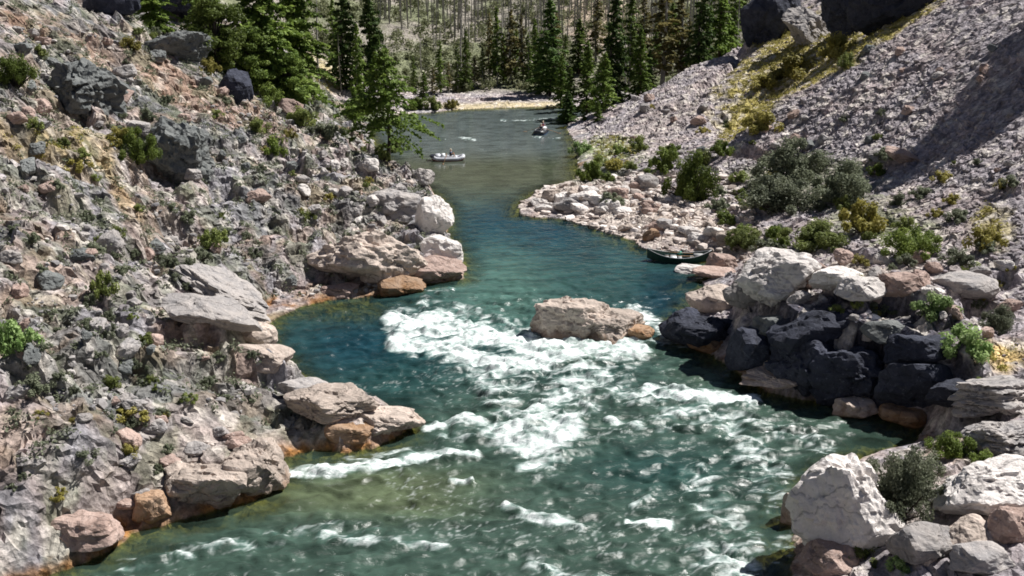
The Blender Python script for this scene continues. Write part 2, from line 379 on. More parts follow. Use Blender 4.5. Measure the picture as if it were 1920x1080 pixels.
def rock_mat(name, a, b, spot, rust_=0.0, sc=1.0):
    t = NT(name); tc = t.n('ShaderNodeTexCoord').outputs['Object']; geo = t.n('ShaderNodeNewGeometry').outputs['Position']
    oi = t.n('ShaderNodeObjectInfo').outputs['Random']
    n1 = t.noise(geo, .8*sc, 8, .6, .65); n2 = t.noise(geo, 5*sc, 6, 0, .7)
    c = t.mix(t.ramp(n1, .35, .65), a, b)
    c = t.mix(t.ramp(n2, .58, .70), c, spot)
    c = t.mix(t.ramp(n2, .30, .42, .6, 0), c, tuple(x*.4 for x in a))
    c = t.mix(1.0, c, t.ramp(oi, 0, 1, .82, 1.15), 'MULTIPLY')
    if rust_:
        s = t.n('ShaderNodeSeparateXYZ'); t.l(geo, s.inputs[0])
        z = t.math('ADD', s.outputs[2], t.ramp(n1, .3, .7, -.45, .45))
        c = t.mix(t.ramp(z, .15, .75, rust_, 0), c, tuple(rust*.9))
    nn = t.n('ShaderNodeTexNoise', _Scale=1.3); t.l(geo, nn.inputs['Vector']); wn = t.n('ShaderNodeMix', data_type='VECTOR'); wn.inputs[0].default_value = .45; t.l(geo, wn.inputs[4]); t.l(nn.outputs[1], wn.inputs[5])
    mpp = t.n('ShaderNodeMapping'); mpp.inputs['Scale'].default_value = (.35, .8, 1.1); mpp.inputs['Rotation'].default_value = (.5, .35, .6); t.l(wn.outputs[1], mpp.inputs[0])
    v = t.n('ShaderNodeTexVoronoi', _Scale=1.1*sc, feature='DISTANCE_TO_EDGE'); t.l(mpp.outputs[0], v.inputs['Vector'])
    crk = t.math('MAXIMUM', t.ramp(v.outputs[0], .0, .03, .55, 1), t.ramp(n1, .45, .55)); c = t.mix(1.0, c, crk, 'MULTIPLY')
    t.l(c, t.b.inputs['Base Color']); t.b.inputs['Roughness'].default_value = .85; t.b.inputs['Specular IOR Level'].default_value = .25
    t.bump([(n1, .9, .35), (t.ramp(v.outputs[0], 0, .06), .4, .10), (n2, .6, .05)], 0); return t.m
def leaf_mat(name, a, b, c3):
    t = NT(name); at_ = t.n('ShaderNodeAttribute', attribute_name='tone').outputs['Fac']
    oi = t.n('ShaderNodeObjectInfo').outputs['Random']
    c = t.mix(t.ramp(at_, 0, .7), a, b); c = t.mix(t.ramp(at_, .75, 1), c, c3)
    c = t.mix(1.0, c, t.ramp(oi, 0, 1, .7, 1.25), 'MULTIPLY')
    t.l(c, t.b.inputs['Base Color']); t.b.inputs['Roughness'].default_value = .6; t.b.inputs['Specular IOR Level'].default_value = .2
    tr = t.n('ShaderNodeBsdfTranslucent'); t.l(c, tr.inputs[0])
    mx = t.n('ShaderNodeMixShader'); mx.inputs[0].default_value = .38
    t.l(t.b.outputs[0], mx.inputs[1]); t.l(tr.outputs[0], mx.inputs[2]); t.l(mx.outputs[0], t.out.inputs[0]); return t.m
M = dict(
 ground=ground_mat(),
 grey=rock_mat('grey_rock', lin(140,137,137), lin(172,165,160), lin(206,200,194)),
 pale=rock_mat('pale_rock', lin(200,193,188), lin(222,216,211), lin(238,233,229)),
 pink=rock_mat('pink_rock', lin(150,128,118), lin(182,160,150), lin(210,196,188)),
 rust=rock_mat('rust_stained_rock', lin(140,108,78), lin(170,144,122), lin(196,174,150), .45),
 shore=rock_mat('shore_rock', lin(160,148,138), lin(198,182,170), lin(224,214,204), .5),
 dark=rock_mat('shade_coloured_rock', lin(42,45,56), lin(64,67,80), lin(98,101,112)),  # near-black: shade of the right bank and crags put into the base colour
 slate=rock_mat('slate_rock', lin(98,102,102), lin(124,126,124), lin(150,150,146)),
 conifer=leaf_mat('conifer_needles', lin(74,96,46), lin(122,142,66), lin(152,166,90)),
 darkcon=leaf_mat('dark_conifer_needles', lin(54,76,42), lin(96,120,60), lin(126,144,76)),
 lightcon=leaf_mat('light_conifer_needles', lin(76,98,42), lin(116,138,60), lin(146,162,84)),
 drycon=leaf_mat('dry_conifer_needles', lin(90,88,52), lin(124,116,72), lin(150,138,90)),
 green=leaf_mat('green_leaves', lin(78,94,42), lin(114,130,60), lin(146,158,84)),
 yellow=leaf_mat('yellow_green_leaves', lin(126,122,58), lin(160,152,82), lin(188,176,112)),
 sage=leaf_mat('sage_leaves', lin(88,96,76), lin(126,132,108), lin(152,156,134)),
 olive=leaf_mat('olive_leaves', lin(90,102,54), lin(130,140,78), lin(160,164,106)),
 palegreen=leaf_mat('pale_green_leaves', lin(120,150,84), lin(160,184,120), lin(190,204,150)),
 bark=simple('bark', lin(92,76,62), .9, 8, .35), greybark=simple('grey_bark', lin(150,146,138), .9, 8, .25), darkbark=simple('dark_bark', lin(56,48,42), .9, 8, .3))

# ------------------------------------------------------------------ ground
ny, nx = X.shape
def gridfaces(ny, nx):
    i = np.arange(ny*nx).reshape(ny, nx)
    return np.stack([i[:-1, :-1], i[:-1, 1:], i[1:, 1:], i[1:, :-1]], -1).reshape(-1, 4)
near = np.clip(np.where(land, 1, .0)*sst(.5, 2, SD)*sst(215, 190, Y)*sst(30, 45, Y), 0, 1)
DX = near*(.30*fbm(X*.8+HZ*1.1, Y*.8-HZ*1.3, 3, 401)+.18*fbm(X*.3-HZ*2.6, Y*.3+HZ*2.4, 3, 402))*1.6
DY = near*(.30*fbm(X*.8-HZ*1.2, Y*.8+HZ*1.1, 3, 403)+.18*fbm(X*.3+HZ*2.5, Y*.3+HZ*2.2, 3, 404))*1.6
DZ = near*steep*.22*fbm(X*.25+HZ*1.7, Y*.25+HZ*2.1, 3, 405)
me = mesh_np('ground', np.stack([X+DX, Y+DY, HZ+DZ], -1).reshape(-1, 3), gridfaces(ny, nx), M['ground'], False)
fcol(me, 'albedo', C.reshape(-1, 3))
tag(link('ground', me), 'steep rocky canyon slopes and riverbed', None, None, 'structure')

# ------------------------------------------------------------------ water
WXS = axis([(-70,-26,1.0),(-26,32,.13),(32,60,1.0)]); WYS = axis([(-60,40,2.0),(40,112,.13),(112,150,.25),(150,200,.5)])
WX, WY = np.meshgrid(WXS, WYS)
WSD = -sdf(WX, WY); WPX, WPY, _ = project(WX, WY, 0*WX)
FOAM = [([(742,604),(850,618),(960,645),(1060,660),(1195,655)],24,1.0),([(742,642),(830,655),(930,685),(1000,690),(1060,670)],20,1.0),
 ([(800,572),(900,596),(980,622)],18,.55),([(760,625),(900,640),(1000,665)],22,.75),([(1090,662),(1190,658)],12,.9),
 ([(900,690),(925,735),(955,780),(1000,865)],30,.6),([(1110,690),(1065,755),(1012,850)],50,.68),([(960,815),(1010,835),(1060,800)],34,1.0),
 ([(1130,715),(1050,745),(990,790)],26,.75),([(850,670),(920,690),(990,720)],30,.45),([(1000,700),(1180,700)],24,.42),
 ([(1215,736),(1290,742),(1360,750),(1415,752)],15,1.0),([(1120,735),(1230,745)],24,.5),([(1245,785),(1330,790),(1400,830),(1470,900)],26,.52),
 ([(1250,775),(1320,775)],14,.75),([(1300,762),(1450,800),(1550,842)],22,.45),([(1140,790),(1200,800)],8,.7),
 ([(540,886),(640,882),(720,872),(800,858),(890,852)],11,1.0),([(640,868),(760,850)],12,.55),([(800,803),(870,788),(930,800)],9,.8),([(830,818),(930,822)],10,.5),([(860,800),(960,830)],20,.45),
 ([(1310,900),(1340,960),(1400,1020)],40,.42),([(1400,870),(1470,960),(1480,1050)],36,.42),([(1320,1040),(1400,1070)],34,.62),
 ([(230,1062),(420,1020),(560,1000)],18,.42),([(600,1005),(700,1018),(830,1020)],13,.55),([(560,985),(700,990)],14,.4),([(1180,978),(1255,986)],9,.95),
 ([(1185,950),(1215,935)],6,.6),([(950,955),(1010,975),(1085,990)],10,.75),([(845,905),(885,907)],5,.8),([(1000,1060),(1060,1075)],22,.55),([(1080,1090),(1180,1100)],20,.5),
 ([(1185,588),(1235,612),(1275,640)],16,.85),([(1225,640),(1290,648)],9,.7),([(720,548),(850,545)],6,.5),
 ([(880,440),(930,500),(960,570)],60,.16),([(900,520),(820,570),(930,590)],40,.2),([(1040,430),(900,430)],10,.15),
 ([(940,226),(1050,222)],3,.45),([(860,258),(890,262)],3,.6),([(1000,256),(1075,262)],3,.35),([(790,262),(840,260)],3,.3)]
FM = np.zeros(WX.shape)
for pl, w, k in FOAM:
    best = np.full(WX.shape, 1e9)
    for (a, b) in zip(pl[:-1], pl[1:]):
        ex, ey = b[0]-a[0], b[1]-a[1]; t = np.clip(((WPX-a[0])*ex+(WPY-a[1])*ey)/(ex*ex+ey*ey), 0, 1)
        best = np.minimum(best, np.hypot(WPX-a[0]-t*ex, (WPY-a[1]-t*ey)*1.15))
    FM = np.maximum(FM, k*(1-sst(.35, 1.7, best/w)))
# waves run with the current
fw = .7*fbm(WX*.5, WY*.5, 3, 201)
rap = sst(100, 84, WY)*sst(.1, 3, WSD)
calm = .012
wv = perlin(WX*.55+fw, WY*1.1+fw*2, 210)*.22+perlin(WX*1.1+fw*2, WY*2.2+fw, 220)*.085+perlin(WX*2.6+fw, WY*4.4-fw, 230)*.025
WZ = wv*rap*(1.0+1.0*FM)+(calm+.03*sst(135, 100, WY))*perlin(WX*1.5, WY*2.5, 240)
WZ += FM*rap*(.18+.22*np.abs(fbm(WX*1.6, WY*2.0, 3, 250)))
foamw = fbm(WX*.42+fw*1.2, WY*1.25+fw*1.8, 5, 260)*1.8
ridg = 1-np.abs(fbm(WX*.55+fw*2.5, WY*.8+fw*2, 4, 270))*5.0
fine = fbm(WX*1.1+fw*3, WY*3.6+fw*3, 4, 265)*1.5
foam = np.clip((FM*1.2+(foamw*.55+fine*.38)*(.45+.55*sst(0, .35, FM))+np.maximum(ridg, 0)*.42*sst(.05, .35, FM)-.60)*1.25, 0, 1)**1.35
speck = sst(.86, .97, ridg)*rap*sst(-.05, .2, fbm(WX*.15, WY*.15, 3, 280))*.28*sst(76, 68, WY)
foam = np.maximum(foam, np.maximum(speck, 0))
def wblob(cx, cy, rx, ry): return np.exp(-(((WPX-cx)/rx)**2+((WPY-cy)/ry)**2)*1.2)
deep = lin(18,52,64); teal = lin(30,62,60); grn = lin(44,80,66); aqua = lin(110,160,150); slate = lin(84,98,92)
WC = np.zeros(WX.shape+(3,))+lin(42,68,66)
WC = mixc(WC, lin(58,76,66), sst(76, 64, WY)*.9)
WC = mixc(WC, deep, np.clip(wblob(680,650,150,80)+wblob(1250,560,60,60)+wblob(980,440,160,50)+wblob(1000,400,110,30), 0, 1)*.9)
WC = mixc(WC, teal, np.clip(wblob(740,720,120,60)+wblob(1230,880,180,60), 0, 1)*.7)
WC = mixc(WC, lin(76,106,96), np.clip(wblob(930,570,130,60)*1.1+wblob(940,500,90,60)*.7, 0, 1)*.7)
WC = mixc(WC, lin(98,104,70), np.clip(wblob(600,930,220,40)+wblob(760,900,160,30)*.8+wblob(800,950,120,30)*.6, 0, 1)*.5)
WC = mixc(WC, lin(76,92,72), np.clip(wblob(1380,700,140,26)+wblob(1200,660,120,22)*.7+wblob(1080,670,70,26)*.7, 0, 1)*.7)
WC = mixc(WC, lin(66,70,54), sst(112, 132, WY)*.9)
WC = mixc(WC, lin(88,98,102), sst(138, 152, WY)*.7)
tl = fbm(WX*.35+fw, WY*.9+fw, 4, 290)
WC = WC*(1+.9*tl[..., None])
WC = mixc(WC, aqua, np.clip(foamw*.5+FM-.35, 0, 1)*.55*sst(.05, .3, FM))
WC = np.clip(WC, .002, .8)
edge = np.clip(1-(WSD+.6*tl)/2.6, 0, 1)
edge = np.maximum(edge, np.clip(wblob(640,575,150,30)+wblob(540,680,50,40)+wblob(1250,455,130,14)+wblob(1290,530,60,20)+wblob(1640,830,90,20), 0, 1)*.8)*.8
wm = WSD > -1.2
idx = wm.ravel()
fac = gridfaces(*WX.shape)
keep = idx[fac].any(1); fac = fac[keep]
used = np.zeros(WX.size, bool); used[fac.ravel()] = True
remap = np.cumsum(used)-1
t = NT('river_water'); tc = t.n('ShaderNodeTexCoord').outputs['Object']
colr = t.n('ShaderNodeAttribute', attribute_name='watercol').outputs['Color']
fo = t.n('ShaderNodeAttribute', attribute_name='foam').outputs['Fac']; ed = t.n('ShaderNodeAttribute', attribute_name='shallow').outputs['Fac']
mp = t.n('ShaderNodeMapping'); mp.inputs['Scale'].default_value = (.6, 1.7, 1); t.l(tc, mp.inputs[0])
nb = t.noise(mp.outputs[0], 1.8, 6, 1.2, .6); nf = t.noise(mp.outputs[0], 3.4, 8, 1.6, .7)
rp = t.n('ShaderNodeAttribute', attribute_name='rapid').outputs['Fac']
ff = t.math('MULTIPLY', fo, t.ramp(nf, .3, .6, .6, 1.2), clamp=True)
c = t.mix(ff, colr, t.mix(t.ramp(nf, .35, .6), (.55, .66, .63), (.84, .87, .86)))
t.l(c, t.b.inputs['Base Color'])
t.l(t.math('MAXIMUM', t.ramp(ff, 0, 1, .08, .9), t.ramp(rp, 0, 1, .07, .24)), t.b.inputs['Roughness']); t.b.inputs['IOR'].default_value = 1.33
b = t.n('ShaderNodeBump'); b.inputs['Distance'].default_value = .12; t.l(nb, b.inputs['Height']); t.l(t.ramp(rp, 0, 1, .07, .6), b.inputs['Strength'])
b2 = t.n('ShaderNodeBump'); b2.inputs['Distance'].default_value = .05; t.l(nf, b2.inputs['Height']); t.l(t.ramp(ff, 0, 1, .1, .9), b2.inputs['Strength']); t.l(b.outputs[0], b2.inputs['Normal'])
t.l(b2.outputs[0], t.b.inputs['Normal'])
tr = t.n('ShaderNodeBsdfTransparent'); tr.inputs[0].default_value = (.80, .86, .62, 1)
mx = t.n('ShaderNodeMixShader'); t.l(t.math('MULTIPLY', ed, t.math('SUBTRACT', 1.0, ff)), mx.inputs[0]); t.l(t.b.outputs[0], mx.inputs[1]); t.l(tr.outputs[0], mx.inputs[2]); t.l(mx.outputs[0], t.out.inputs[0])
me = mesh_np('water', np.stack([WX, WY, WZ], -1).reshape(-1, 3)[used], remap[fac], t.m, True)
fcol(me, 'watercol', WC.reshape(-1, 3)[used]); fval(me, 'foam', foam.ravel()[used]); fval(me, 'shallow', edge.ravel()[used]); fval(me, 'rapid', rap.ravel()[used])
tag(link('water', me), 'green river with white rapids', None, None, 'structure')

# ------------------------------------------------------------------ rocks
def ico(sub):
    bm = bmesh.new(); bmesh.ops.create_icosphere(bm, subdivisions=sub, radius=1)
    v = np.array([x.co[:] for x in bm.verts]); f = np.array([[q.index for q in p.verts] for p in bm.faces]); bm.free(); return v, f
ICO = {k: ico(k) for k in (1, 2, 4, 5)}
def rock_co(sub, seed, planes=11, rough_=.05):
    r = np.random.default_rng(seed); v, f = ICO[sub]
    n = r.normal(size=(planes, 3)); n /= np.linalg.norm(n, axis=1)[:, None]; d = r.uniform(.62, 1.0, planes)
    n = np.r_[n, [[0, 0, 1], [0, 0, -1]]]; d = np.r_[d, r.uniform(.6, .9), .8]
    dp = v @ n.T
    rad = np.where(dp > .05, d/np.maximum(dp, .05), 9)
    s = np.sort(rad, 1); m = s[:, 0]; m = m-.02*np.exp(-(s[:, 1]-s[:, 0])/.03)
    m = np.minimum(m, 1.25)
    if sub > 2:
        q = fbm(v[:, 0]*2+v[:, 2]*3+seed, v[:, 1]*2-v[:, 2]*2, 4, seed)+fbm(v[:, 2]*3+seed, v[:, 0]*2+v[:, 1]*2, 4, seed+5)
        bh = 0; bh2 = 0; bc = np.full(len(v), 9.)
        wv_ = v+.12*np.c_[q, -q, q]
        for a_, b_, c_ in ((0, 1, 2), (1, 2, 0), (2, 0, 1)):
            wgt = v[:, c_]**2
            h1_, k1_, _ = blocks(wv_[:, a_]*1.9+seed, wv_[:, b_]*1.9+a_*7, seed+9+a_, 1.0); h2_, k2_, _ = blocks(wv_[:, a_]*4.6+seed, wv_[:, b_]*4.6, seed+19+a_, 1.0)
            bh = bh+wgt*h1_*1.2; bh2 = bh2+wgt*h2_; bc = np.where(wgt > .5, k1_, bc)
        m = m+rough_*1.0*q+rough_*1.7*bh+rough_*.8*bh2-.04*np.exp(-(bc/.04)**2)
    else:
        m = m*(1+.05*r.normal(size=len(m)))
    return v*m[:, None], f
ROCKP = {}
def rock_mesh(kind, i, sub=4):
    k = (kind, i, sub)
    if k not in ROCKP:
        co, f = rock_co(sub, i*13+5, 11 if i % 2 else 14, .075 if sub == 5 else .05); ROCKP[k] = mesh_np('boulder_rock', co, f, M[kind], False)
    return ROCKP[k]
ORD = ['first','second','third','fourth','fifth','sixth','seventh','eighth','ninth','tenth','eleventh','twelfth','thirteenth','fourteenth','fifteenth','sixteenth','seventeenth','eighteenth','nineteenth','twentieth']
def ordn(i):
    if i < 20: return ORD[i]
    tens = ['twenty', 'thirty', 'forty', 'fifty', 'sixty', 'seventy', 'eighty'][(i+1)//10-2]
    u = (i+1) % 10
    return tens+'-'+ORD[u-1] if u else {'twenty': 'twentieth', 'thirty': 'thirtieth', 'forty': 'fortieth', 'fifty': 'fiftieth', 'sixty': 'sixtieth'}[tens]
def boulder(px, py, w, hh, kind, label, tilt=(0, 0), rz=None, sub=4, seed=None, group=None, sink=.22, name='boulder', depth=.85):
    """px, py: where the middle of its foot shows; w, hh: its size in photo pixels"""
    x, y, z, d = ground(px, py)
    s = d/F_; seed = int(px*3+py) if seed is None else seed
    me_ = rock_mesh(kind, seed if sub == 5 else seed % 9, sub)
    o = link(name, me_)
    o.scale = (w*s*.54, w*s*.5*depth, hh*s*.5/.9)
    o.rotation_euler = (tilt[0], tilt[1], (random.random()*6 if rz is None else rz))
    if rz is None and w > hh*1.5: o.rotation_euler.z = random.choice([0, math.pi])+random.uniform(-.3, .3)
    o.location = (x, y+w*s*.3*depth, z+hh*s*.5*(1-2*sink))
    tag(o, label, 'boulder', group); return o
BL = [
 (1066,632,134,92,'shore','large tan boulder standing in mid-river above the white rapid',5,(0,.06),0),
 (1145,638,126,62,'shore','lower tan shoulder of rock behind the big mid-river boulder',5,(0,.1),.2),
 (1192,636,56,26,'rust','small wet brown rock at the downstream tip of the mid-river boulder',4,(0,0),0),
 (690,528,185,112,'shore','huge grey overhanging boulder above the dark hollow by the pool',5,(-.38,.1),0),
 (832,486,78,50,'pale','smooth pale block jutting over the water beside the overhanging boulder',4,(0,.25),0),
 (812,522,100,44,'pink','low pink rock beneath the smooth pale block',4,(0,0),0),
 (745,552,84,38,'rust','orange stained rock at the waterline under the pink rock',4,(0,0),0),
 (812,432,64,78,'pale','pale knobbly rock at the end of the stony point',4,(0,.1),0),
 (745,405,110,60,'grey','grey ledge rock above the overhanging boulder',4,(0,.1),0),
 (640,556,64,22,'pink','flat pinkish stone in the mouth of the dark hollow',4,(0,0),0),
 (415,585,190,60,'grey','long sloping grey slab split by a dark crack above the pool',5,(0,.45),.1),
 (395,620,150,50,'grey','second sloping slab lying under the cracked slab',4,(0,.35),.1),
 (468,650,74,52,'shore','brown rounded rock at the pool corner',4,(0,0),0),
 (500,706,96,44,'shore','bright cream rock on the bank over the deep teal pool',4,(0,.2),0),
 (560,752,90,46,'grey','blocky grey rock at the root of the stone tongue',4,(0,.1),0),
 (630,790,160,58,'shore','broad grey shelf along the stone tongue',5,(0,.1),0),
 (715,812,120,42,'shore','tip of the stone tongue pointing into the white water',5,(0,.1),0),
 (665,832,90,34,'rust','mossy brown rock under the stone tongue',4,(0,0),0),
 (468,912,120,105,'shore','tall cream bluff rock over the shallow green water',5,(0,0),0),
 (370,950,150,90,'shore','fluted grey bluff rock with an orange waterline',5,(0,0),0),
 (285,985,80,70,'rust','mossy yellow stained rock beside the dark water cave',4,(0,0),0),
 (150,1020,130,60,'pink','rounded pinkish bank rock downstream of the water cave',4,(0,0),0),
 (338,108,104,66,'slate','dark grey dome boulder with a black hollow beneath it',5,(-.2,0),0),
 (1598,1040,170,222,'pale','big white boulder with cracks standing at the near river edge',5,(-.12,.0),0),
 (1500,985,60,80,'shore','grey splinter of rock leaning on the big white boulder',4,(0,0),0),
 (1560,1070,110,60,'pink','pink rock under the big white boulder',4,(0,0),0),
 (1880,960,200,92,'pale','bright white smooth boulder behind the shrub on the near bank',5,(0,-.2),0),
 (1895,1010,80,70,'pink','tan block with a dark cleft below the bright white boulder',4,(0,0),0),
 (1825,1030,90,56,'shore','tan wedge shaped stone in the near bank',4,(.2,0),0),
 (1740,1050,120,66,'grey','grey lichened rock on the near bank',4,(0,0),0),
 (1860,1075,120,50,'grey','low grey stone at the bottom edge of the near bank',4,(0,0),0),
 (1460,562,140,104,'pale','tall white pyramid boulder above the shaded bank',5,(0,0),.3),
 (1410,565,80,66,'grey','grey shoulder rock beside the white pyramid boulder',4,(0,0),0),
 (1345,580,88,54,'shore','tan wedge rock standing in the river edge',4,(0,.2),0),
 (1284,628,72,62,'dark','shade-coloured rock at the foot of the shaded bank',4,(0,0),0),  # dark boulders of this bank carry its shade in their colour
 (1330,656,110,70,'dark','large shade-coloured rock with a wet brown base',5,(0,0),0),
 (1316,660,66,34,'rust','brown wet stone in front of the shade-coloured rock',4,(0,0),0),
 (1410,702,84,66,'shore','lit grey stone in front of the black shade',4,(0,.1),0),
 (1480,738,150,30,'shore','long tan shelf rock with a brown foot along the shaded waterline',5,(0,0),0),
 (1618,784,90,36,'shore','orange and cream rock in the small inlet',4,(0,0),0),
 (1690,798,84,40,'rust','orange rock at the back of the small inlet',4,(0,0),0),
 (1425,690,110,90,'dark','shade-coloured boulder under the white pyramid boulder',4,(-.2,0),0),
 (1520,738,150,120,'dark','large shade-coloured boulder in the middle of the dark bank',5,(-.2,0),0),
 (1620,756,150,130,'dark','shade-coloured overhanging rock on the dark bank',5,(-.3,0),0),
 (1715,770,140,110,'dark','shade-coloured block near the head of the small inlet',4,(-.3,0),0),
 (1790,770,100,60,'dark','low shade-coloured rock under the pale green leaves',4,(0,0),0),
 (1462,640,90,48,'slate','grey slab wedged under the tall white pyramid boulder',4,(-.2,0),0),
 (1560,662,170,96,'dark','wide shade-coloured block high in the middle of the dark bank',4,(-.2,0),0),
 (1672,655,84,44,'slate','small grey block over the overhanging dark rock',4,(-.2,0),0),
 (1745,700,140,64,'dark','flat shade-coloured block beside the pale green leaves',4,(-.2,0),0),
 (1565,545,90,52,'pale','cream rock on top of the dark bank',4,(0,0),0),
 (1610,560,80,46,'pale','pale square rock next to the cream rock',4,(0,0),0),
 (1700,556,90,46,'pink','pinkish rock on the broken ground above the bank',4,(0,0),0),
 (1300,513,60,16,'pale','flat cream stone beside the green boat',4,(0,0),0),
 (1362,508,64,34,'pink','pink rock leaning by the stern of the green boat',4,(0,.2),0),
 (1222,452,26,30,'rust','small reddish rock behind the bow of the green boat',4,(0,0),0),
 (1335,522,80,16,'pink','low rose coloured stone at the edge of the side pool',4,(0,0),0),
 (1800,560,120,50,'grey','grey rock in the brush above the inlet',4,(0,0),0),
 (1665,300,60,26,'grey','grey rock under the dark ledge of the scree',4,(0,0),0),
 (1700,305,60,30,'pink','long pink rock poking out below the dark ledge',4,(0,.5),0),
 (1440,75,100,130,'dark','shade-coloured crag face beside the far conifers',5,(-.3,.2),0),  # near-black crags: overhang shade is put into the rock colour
 (1520,80,90,70,'grey','grey crag between the shade-coloured crags above the yellow grass',5,(-.1,.5),0),
 (1600,62,120,130,'dark','shade-coloured overhanging crag at the head of the yellow grass',5,(-.5,.1),0),
 (1690,35,150,130,'dark','black rock wall behind the scree edge',5,(-.5,0),0),
 (300,20,130,120,'dark','black crag under the tall trees at the top of the slope',5,(-.5,0),0),
 (210,25,90,70,'dark','dark rock at the head of the brown slope',4,(-.3,0),0),
 (440,190,60,80,'dark','dark cleft rock at the foot of the tall trees',4,(-.2,0),0)]
for (px, py, w, hh, kind, lab, sub, tilt, rz) in BL:
    boulder(px, py, w, hh, kind, lab, tilt, rz, sub)
# boulders counted by zone
ZONES = [
 ('on the gravel bar', [(985,372,1170,400),(1100,395,1290,438),(1230,420,1380,460),(1010,352,1250,385)], 52, (18,62), ['pale','pale','pink','shore','grey'], 'rounded sunlit boulders of the gravel bar', .6),
 ('on the slope above the pool', [(20,420,560,700)], 36, (26,62), ['grey','grey','pink','slate'], 'boulders of the slope above the pool', .7),
 ('on the high brown slope', [(20,60,560,380)], 44, (22,50), ['pink','grey','slate'], 'boulders of the high brown slope', .7),
 ('on the stony point', [(560,300,800,470)], 24, (20,46), ['grey','pale'], 'boulders of the stony point', .7),
 ('on the near bedrock shelf', [(20,740,520,960)], 22, (30,70), ['grey','pink'], 'boulders of the bedrock shelf', .55),
 ('on the long scree slope', [(1420,200,1900,330),(1560,90,1900,220),(1180,180,1330,300)], 40, (14,32), ['pink','grey','slate'], 'boulders of the scree slope', .75),
 ('in the brush above the dark bank', [(1480,480,1900,640)], 28, (24,52), ['pale','grey','pink'], 'boulders in the brush above the bank', .75),
 ('on the near bank', [(1640,880,1910,1070)], 14, (30,64), ['grey','pale','shore'], 'boulders of the near bank', .7)]
for zone, rects, n, (a, b_), kinds, grp, asp in ZONES:
    L = []
    for k in range(n):
        r = random.choice(rects)
        px = random.uniform(r[0], r[2]); py = random.uniform(r[1], r[3])
        if ground(px, py)[2] < .1: continue
        L.append((px, py, random.uniform(a, b_)*random.uniform(.6, 1), random.choice(kinds)))
    L.sort()
    byk = {}
    adj = {'pale': 'pale', 'pink': 'pinkish', 'shore': 'tan', 'grey': 'grey', 'slate': 'dark slate'}
    for (px, py, w, kd) in L:
        i = byk.get(kd, 0); byk[kd] = i+1
        side = 'from the water' if px > 960 else 'going towards the water'
        boulder(px, py, w, w*asp, kd, '%s boulder %s, %s %s' % (adj[kd], zone, ordn(i), side), (random.uniform(-.3, .3), random.uniform(-.3, .3)), None, 4, int(px), grp)

# layered slate outcrops
def outcrop(px, py, w, hh, layers, label, rz=0, kind='slate', lean=.25):
    x, y, z, d = ground(px, py); s = d/F_
    v, f = ICO[5]; co, _ = rock_co(5, px, 16, .09)
    zz = (co[:, 2]+.28*co[:, 0]+.16*fbm(co[:, 0]*2+px, co[:, 1]*2, 3, 7))*layers*.5+px
    fr = zz-np.floor(zz); lay = _h(np.floor(zz), np.zeros(len(zz)), 3)
    k = 1+.16*(lay-.5)+.07*(1-fr)-.12*np.exp(-(np.minimum(fr, 1-fr)/.10)**2)
    co = co*np.c_[k, k, np.ones(len(k))]*[w*s*.55, w*s*.5, hh*s*.6]
    me_ = mesh_np('outcrop_layers', co, f, M[kind]); o = link('layered_outcrop', me_)
    o.location = (x, y+w*s*.35, z+hh*s*.25); o.rotation_euler = (lean, lean*.6, rz); tag(o, label, 'rock outcrop')
outcrop(140,215,120,130,11,'upper outcrop of thin grey slate layers beside the yellow green shrub',.1)
outcrop(335,350,120,150,12,'lower outcrop of thin grey slate layers beside the bright green shrub',.1)
outcrop(1880,780,150,60,6,'tilted grey rock plates above the grass tuft of the near bank',-.2,'grey',-.3)
outcrop(1895,860,130,60,6,'flat grey rock plates behind the bright white boulder',-.2,'grey',-.3)

# loose stones: nobody could count them
def rubble(name, label, n, xr, yr, test, size, kind, sub=1):
    xs = rng.uniform(*xr, n*6); ys = rng.uniform(*yr, n*6)
    j = np.clip(np.searchsorted(YS, ys), 0, ny-1); i = np.clip(np.searchsorted(XS, xs), 0, nx-1)
    ok = test(j, i); xs = xs[ok][:n]; ys = ys[ok][:n]; zs = hgt(xs, ys)
    CO = []; FA = []; TV = []; off = 0
    prot = [rock_co(sub, q+300, 7) for q in range(12)]
    for k in range(len(xs)):
        v, f = prot[k % 12]; s = size[0]*(size[1]/size[0])**(rng.random()**3.0)
        a = rng.uniform(0, 6.28); c_, s_ = math.cos(a), math.sin(a); sc_ = s*rng.uniform(.6, 1.2, 3)*np.array([1, 1, .8])
        q = v*sc_; q = np.c_[q[:, 0]*c_-q[:, 1]*s_, q[:, 0]*s_+q[:, 1]*c_, q[:, 2]]
        CO.append(q+[xs[k], ys[k], zs[k]+s*.15]); FA.append(f+off); off += len(v); TV.append(np.full(len(v), rng.random()))
    me_ = mesh_np(name, np.concatenate(CO), np.concatenate(FA), kind)
    fval(me_, 'tone', np.concatenate(TV))
    tag(link(name, me_), label, None, None, 'stuff')
def rub_mat(name, a, b, c3):
    t = NT(name); at_ = t.n('ShaderNodeAttribute', attribute_name='tone').outputs['Fac']
    tc = t.n('ShaderNodeTexCoord').outputs['Object']; n = t.noise(tc, 5, 5)
    c = t.mix(t.ramp(at_, 0, .7), a, b); c = t.mix(t.ramp(at_, .8, 1), c, c3); c = t.mix(1.0, c, t.ramp(n, .3, .7, .75, 1.2), 'MULTIPLY')
    t.l(c, t.b.inputs['Base Color']); t.b.inputs['Roughness'].default_value = .9; t.bump([(n, .5, .05)], 0); return t.m
rubble('scree', 'pinkish grey scree covering the sunlit slope', 11000, (8, 64), (62, 175), lambda j, i: (talus[j, i] > .5) & (~bar[j, i]), (.07, .30), rub_mat('scree_stone', lin(116,108,112), lin(154,144,147), lin(192,182,182)))
